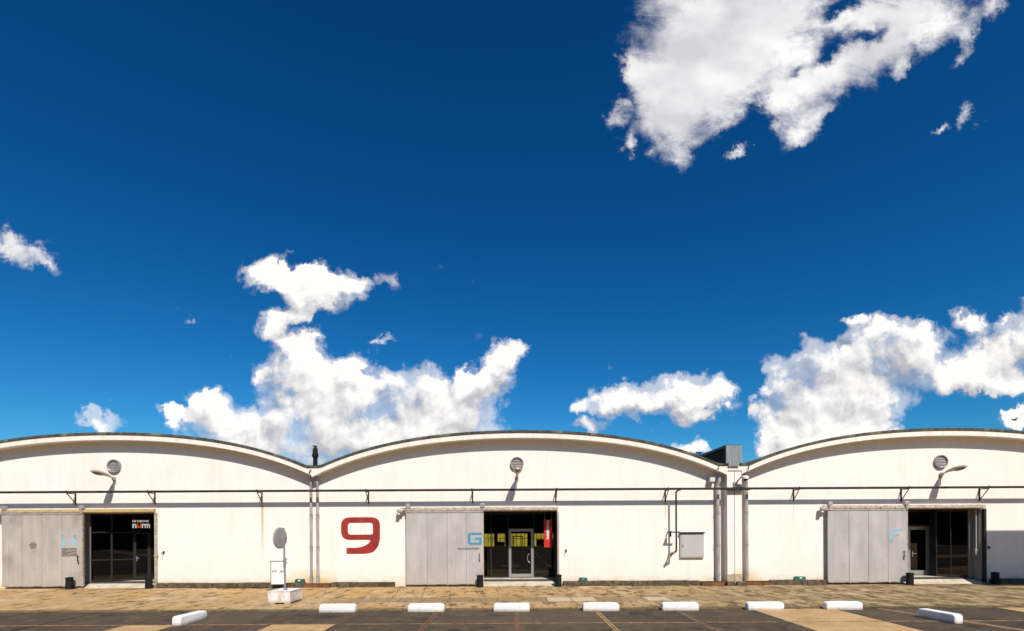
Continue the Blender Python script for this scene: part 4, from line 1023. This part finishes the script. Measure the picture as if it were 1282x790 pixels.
# window sign of the left hall (letters on the glass, brightened by added emission)
fr = frame_line(hA, hB); A_, dd, nn, L_, ang = fr
t = thing('window_sign', 'white and orange lettering on the dark glass above the left hall door', 'sign', (A_.x + dd.x * 1.8, A_.y + dd.y * 1.8, 2.6))
o0 = A_ + dd * 2.30 + nn * .055
def wtext(nm, body, size, s_, z, m, off, sx=1.0, spacing=1.0):
    q = A_ + dd * s_ + nn * .055
    return text(nm, body, size, (q.x, q.y, z), m, t, rot=(R(90), 0, ang), ext=.001, off=off, sx=sx, spacing=spacing)
wtext('small_line', 'DE NIEUWE', .115, 1.50, 2.755, 'emissive_white', .003, 1.0)
wtext('letters', 'n', .36, 1.49, 2.50, 'emissive_white', .010, .95)
wtext('letters', 'rm', .36, 1.84, 2.50, 'emissive_white', .010, .78, .95)
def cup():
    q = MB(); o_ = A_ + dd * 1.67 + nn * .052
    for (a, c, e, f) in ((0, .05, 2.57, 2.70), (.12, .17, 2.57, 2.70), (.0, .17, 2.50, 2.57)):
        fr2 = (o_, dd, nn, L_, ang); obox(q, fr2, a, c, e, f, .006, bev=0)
    q.build('orange_letter', 'emissive_orange', t)
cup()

# ------------------------------------------------------------------ yard furniture
def stop(x, y, rz, lab):
    L2, D2, H2 = .54, .12, .235
    prof = rounded([(-L2, 0, 0), (L2, 0, 0), (L2, H2, .10), (-L2, H2, .10)], 6)
    b_ = MB(); b_.prism(prof, -D2, D2)
    bmesh.ops.remove_doubles(b_.bm, verts=b_.bm.verts[:], dist=1e-5)
    es = [e for e in b_.bm.edges if len(e.link_faces) == 2 and e.calc_face_angle(0) > R(60) and (abs(e.verts[0].co.z) > .02 or abs(e.verts[1].co.z) > .02)]
    bmesh.ops.bevel(b_.bm, geom=es, offset=.035, segments=3, affect='EDGES', profile=.5)
    o = b_.build('wheel_stop', 'white_block', smooth=True); o.location = (x, y, AZ if y < YA - .3 else GZ); o.rotation_euler = (0, 0, rz)
    return tag(o, lab, 'wheel stop', 'white wheel stops along the yard')
stops = [(-5.20, 0, 'white wheel stop nearest the white planter box, parallel to the wall'), (-2.53, 0, 'white wheel stop in front of the steel door with the blue G'),
         (.05, 0, 'white wheel stop in front of the aluminium glass door'), (2.74, 0, 'white wheel stop at the head of the yellow double seam'),
         (5.13, 0, 'white wheel stop in front of the grey wall cabinet'), (7.69, 0, 'white wheel stop just right of the narrow pier, at the pale slab'),
         (10.05, R(.6), 'white wheel stop in front of the steel door with the F, parallel to the wall')]
s0 = stop(stops[0][0] * .985, -6.25, 0, stops[0][2])
for x, rz, lab in stops[1:]:
    o = s0.copy(); C.objects.link(o); o.location = (x * .985, -6.25, GZ); o.rotation_euler = (0, 0, rz + random.uniform(-.012, .012)); o['label'] = lab
for q_ in [q for q in bpy.data.objects if q.name.startswith('wheel_stop')]: q_.location.z = AZ; q_.location.y = YA - .14
o = s0.copy(); C.objects.link(o); o.location = (-8.55, -8.14, AZ + .003); o.rotation_euler = (0, 0, R(86)); o['label'] = 'white wheel stop turned end-on at far left, left of the planter box'
o = s0.copy(); C.objects.link(o); o.location = (11.22, -8.45, AZ + .008); o.rotation_euler = (0, 0, R(96)); o['label'] = 'white wheel stop turned end-on at far right of the row'

# planter box with its traffic mirror
PX0, PX1, PY0, PY1 = -7.86, -7.16, -5.13, -4.22
t = thing('planter_box', 'white wooden planter box on block feet standing in the yard', 'planter', ((PX0 + PX1) / 2, (PY0 + PY1) / 2, GZ))
b_ = MB(); b_.box(PX0, PX1, PY0, PY0 + .035, .0, .36, bev=.006); b_.box(PX0, PX1, PY1 - .035, PY1, .0, .36, bev=.006); b_.box(PX0, PX0 + .035, PY0 + .036, PY1 - .036, .0, .36, bev=.004); b_.box(PX1 - .035, PX1, PY0 + .036, PY1 - .036, .0, .36, bev=.004); b_.box(PX0 + .036, PX1 - .036, PY0 + .036, PY1 - .036, .0, .04)
for (a, c) in ((PX0, PY0), (PX1, PY0), (PX0, PY1), (PX1, PY1)): b_.box(a - .012, a + .012, c - .012, c + .012, .0, .362, bev=.003)
b_.build('panels', 'white_painted_wood', t)
b_ = MB(); b_.box(PX0 - .015, PX1 + .015, PY0 - .015, PY1 + .015, .361, .375, bev=.004); b_.build('top_board', 'white_painted_wood', t)
for (a, c) in ((PX0 + .01, PY0 + .01), (PX1 - .20, PY0 + .01), (PX0 + .01, PY1 - .14), (PX1 - .20, PY1 - .14)):
    b_ = MB(); b_.box(a, a + .19, c, c + .13, GZ, -.001, bev=.008); b_.build('foot', 'white_painted_wood', t)
mx, my = -7.49, -4.72
t = thing('traffic_mirror', 'round convex traffic mirror seen from behind on a pole in the white planter box', 'traffic mirror', (mx, my, .375))
b_ = MB(); b_.cyl((mx, my, .376), (mx - .045, my + .01, 2.44), .032, n=14); b_.cyl((mx, my, .376), (mx, my, .39), .08, n=16); b_.cyl((mx - .012, my, 1.14), (mx - .014, my, 1.44), .045, n=14); b_.build('pole', 'galvanised', t, smooth=True)
b_ = MB(); b_.box(mx - .05, mx + .065, my - .045, my + .045, 1.26, 1.29); b_.cyl((mx + .03, my - .02, 1.35), (mx + .08, my - .02, 1.42), .015, n=8); b_.build('clamp', 'galvanised', t)
nrm = Vector((-.985, .17, 0)).normalized(); ctr = Vector((mx - .035, my, 2.10)) + nrm * .12
M = Matrix.Translation(ctr) @ nrm.to_track_quat('Z', 'Y').to_matrix().to_4x4()
b_ = MB(); b_.lathe([(0, -.03), (.12, -.03), (.30, -.015), (.335, -.015), (.355, .0), (.355, .045), (.34, .05), (.335, .02), (0, .02)], M, 40)
sh_ = b_.build('mirror_shell', None, t, smooth=True, mats=['mirror_back', 'mirror_rim'], idx=lambda f: 1 if (f.calc_center_median() - ctr).length > .322 else 0)
b_ = MB(); b_.lathe([(0, .06), (.15, .055), (.28, .04), (.333, .026), (0, .024)], M, 40); b_.build('mirror_face', 'mirror_face', sh_, smooth=True)
b_ = MB(); b_.box(mx - .075, mx + .01, my - .04, my + .04, 2.05, 2.09); b_.box(mx - .075, mx + .01, my - .04, my + .04, 2.14, 2.18); b_.cyl((mx - .035, my, 2.11), tuple(ctr - nrm * .03), .022, n=8); b_.cyl((mx + .01, my - .03, 2.12), (mx + .05, my - .05, 2.16), .02, n=8); b_.build('bracket', 'zinc', t)

# P7 sign stand behind the planter
t = thing('sign_stand', 'white P7 direction sign in a thin dark frame behind the planter box', 'sign', (-9.45, -.9, GZ))
SX0, SX1, SY = -9.74, -9.14, -.9
b_ = MB()
for x in (SX0, SX1 - .03): b_.box(x, x + .03, SY - .015, SY + .015, GZ + .02, 1.11, bev=.004)
b_.box(SX0, SX1, SY - .016, SY + .016, 1.085, 1.115, bev=.003); b_.box(SX0 + .03, SX1 - .03, SY - .014, SY + .014, .14, .165)
b_.build('frame', 'sign_frame', t)
b_ = MB(); b_.box(SX0 + .031, SX1 - .031, SY - .008, SY + .008, .166, 1.084); b_.build('panel', 'sign_white', t)
for x in (SX0 + .015, SX1 - .015):
    b_ = MB(); b_.box(x - .03, x + .03, SY - .32, SY + .32, GZ, GZ + .03, bev=.006); b_.cyl((x, SY - .28, GZ + .02), (x, SY, .22), .012, n=6); b_.build('foot', 'sign_frame', t)
text('lettering', 'P7', .165, (SX0 + .075, SY - .0095, .62), 'sign_black', t, ext=.001, off=.003, spacing=1.1)
b_ = MB(); b_.prism([(SX1 - .21, .675), (SX1 - .14, .735), (SX1 - .115, .735), (SX1 - .165, .687), (SX1 - .045, .687), (SX1 - .045, .663), (SX1 - .165, .663), (SX1 - .115, .615), (SX1 - .14, .615)], SY - .012, SY - .009); b_.build('arrow', 'sign_black', t)

# unseen canopy added to the right, shaped to shade the last stretch of wall
t = thing('shade_canopy', 'flat canopy on posts, added unseen off to the right to shade the wall', 'canopy', (28, -5, GZ))
b_ = MB(); b_.box(21.45, 36, -6.75, -4.05, 6.54, 6.78, bev=.02); b_.build('roof', 'zinc', t)
for x in (27.5, 35.5):
    b_ = MB(); b_.box(x - .1, x + .1, -5.5, -5.3, GZ, 6.53, bev=.01); b_.build('post', 'galvanised', t)

# unseen block added behind the viewer to darken reflections in the window glass
t = thing('reflection_block', 'long dark factory block with window bands, added unseen behind the viewer to darken reflections', 'factory', (0, -92, GZ))
b_ = MB(); b_.box(-150, 150, -110, -78, GZ - .1, 27, bev=.05); b_.build('walls', 'desk_dark', t)
b_ = MB()
for k in range(7): b_.box(-149, 149, -78.0, -77.9, 2 + k * 3.6, 4 + k * 3.6)
b_.build('window_bands', 'black_plastic', t)
MB().box(-151, 151, -111, -77.5, 27.01, 27.5, bev=.05).build('parapet', 'frame_mid', t)

# furniture seen dimly through the middle hall's glass
def desk(x, y, lab):
    t = thing('desk', lab, 'desk', (x, y, .155), 'desks inside the middle hall')
    b_ = MB(); b_.box(x - .8, x + .8, y - .4, y + .4, .87, .90, bev=.005); b_.build('desktop', 'desk_dark', t)
    for sx_ in (-.75, .75):
        for sy_ in (-.35, .35): MB().box(x + sx_ - .025, x + sx_ + .025, y + sy_ - .025, y + sy_ + .025, .156, .869).build('leg', 'desk_dark', t)
    b_ = MB(); b_.box(x - .3, x + .3, y - .02, y + .02, 1.02, 1.40, bev=.01); b_.box(x - .04, x + .04, y - .01, y + .03, .90, 1.03); b_.box(x - .12, x + .12, y - .08, y + .08, .901, .915); b_.build('monitor', 'desk_dark', t)
desk(-.3, 6.0, 'dark desk with a monitor behind the left side light of the middle glazing')
desk(1.9, 5.2, 'dark desk with a monitor behind the red hanging sign')
b_ = MB()
x = -2.7
while x < 4.0:
    b_.box(x - .018, x + .018, DEPTH - .05, DEPTH + .03, 1.10, 2.04); x += .29
for x, w_ in ((-2.4, .5), (-.98, .13), (-.2, .12), (1.42, .16), (3.35, .22)): b_.box(x - w_, x + w_, DEPTH - .06, DEPTH + .035, 1.10, 2.04)
b_.box(-2.8, 4.0, DEPTH - .055, DEPTH + .02, 1.66, 1.69); b_.box(1.9, 3.1, DEPTH - .3, DEPTH - .06, GZ, 1.62); b_.box(-.85, -.35, DEPTH - .3, DEPTH - .06, GZ, 1.45); b_.box(.25, .32, DEPTH - .2, DEPTH - .06, 1.1, 1.85); b_.box(.85, .92, DEPTH - .2, DEPTH - .06, 1.1, 1.85); b_.box(.25, .92, DEPTH - .2, DEPTH - .06, 1.80, 1.87)
b_.build('rear_window_bars', 'interior_dark', Gh)

# moss and weeds along the plinth and the kerb line
def tufts():
    b_ = MB(); rr = random.Random(11)
    def tuft(x, y, n, h):
        for _ in range(n):
            a = rr.uniform(0, 6.28); r = rr.uniform(0, .06); hh = h * rr.uniform(.4, 1.1); px, py = x + r * math.cos(a), y + r * math.sin(a)
            l = Vector((math.cos(a), math.sin(a), 0)) * hh * rr.uniform(.3, .9); s_ = Vector((-math.sin(a), math.cos(a), 0)) * rr.uniform(.006, .016)
            b0 = Vector((px, py, GZ - .02)); b_.quad(b0 - s_, b0 + s_, b0 + l + s_ * .4 + Vector((0, 0, hh)), b0 + l - s_ * .4 + Vector((0, 0, hh)))
    for _ in range(230): tuft(rr.uniform(-14.8, -8.6), -.23 - abs(rr.gauss(0, .03)), 6, .05)
    for _ in range(150): tuft(rr.gauss(-11.0, .9), -.30 - abs(rr.gauss(0, .12)), 9, .075)
    for _ in range(60): tuft(rr.uniform(-7.4, -4.9), -.24, 6, .045)
    for _ in range(180): tuft(rr.uniform(2.3, 13.3), -.24, 6, .05)
    for _ in range(420):
        x = rr.uniform(-16, 16); 
        if math.sin(x * 1.7) + math.sin(x * .63 + 1) > -.2: tuft(x, YA + rr.gauss(0, .03), 5, .035)
    o = b_.build('weeds', 'moss'); o['kind'] = 'stuff'
tufts()

# one bird high on the right
b_ = MB(); bp = Vector((39.0, 18.0, 10.55))
rings = []
for (s_, r_) in ((-.20, .004), (-.12, .03), (0, .055), (.10, .045), (.17, .03), (.21, .004)):
    rings.append([b_.bm.verts.new(bp + Vector((s_, r_ * math.cos(a), r_ * .9 * math.sin(a)))) for a in [2 * math.pi * k / 8 for k in range(8)]])
for a, c in zip(rings[:-1], rings[1:]):
    for k in range(8): b_.bm.faces.new((a[k], a[(k + 1) % 8], c[(k + 1) % 8], c[k]))
b_.bm.faces.new(rings[0]); b_.bm.faces.new(rings[-1])
for sg in (-1, 1):
    P_ = [(.08, .03, .02), (.10, .18, .13), (.02, .36, .17), (-.06, .19, .11), (-.08, .03, .02)]
    for zz in (0, .012): b_.bm.faces.new([b_.bm.verts.new(bp + Vector((x, sg * y, z + zz))) for x, y, z in P_])
b_.quad(bp + Vector((-.17, -.01, 0)), bp + Vector((-.17, .01, 0)), bp + Vector((-.30, .05, .01)), bp + Vector((-.30, -.05, .01)))
o = b_.build('bird', 'bird_black'); o.rotation_euler = (0, 0, 0); tag(o, 'small dark bird flying in the sky above the right hall', 'bird')
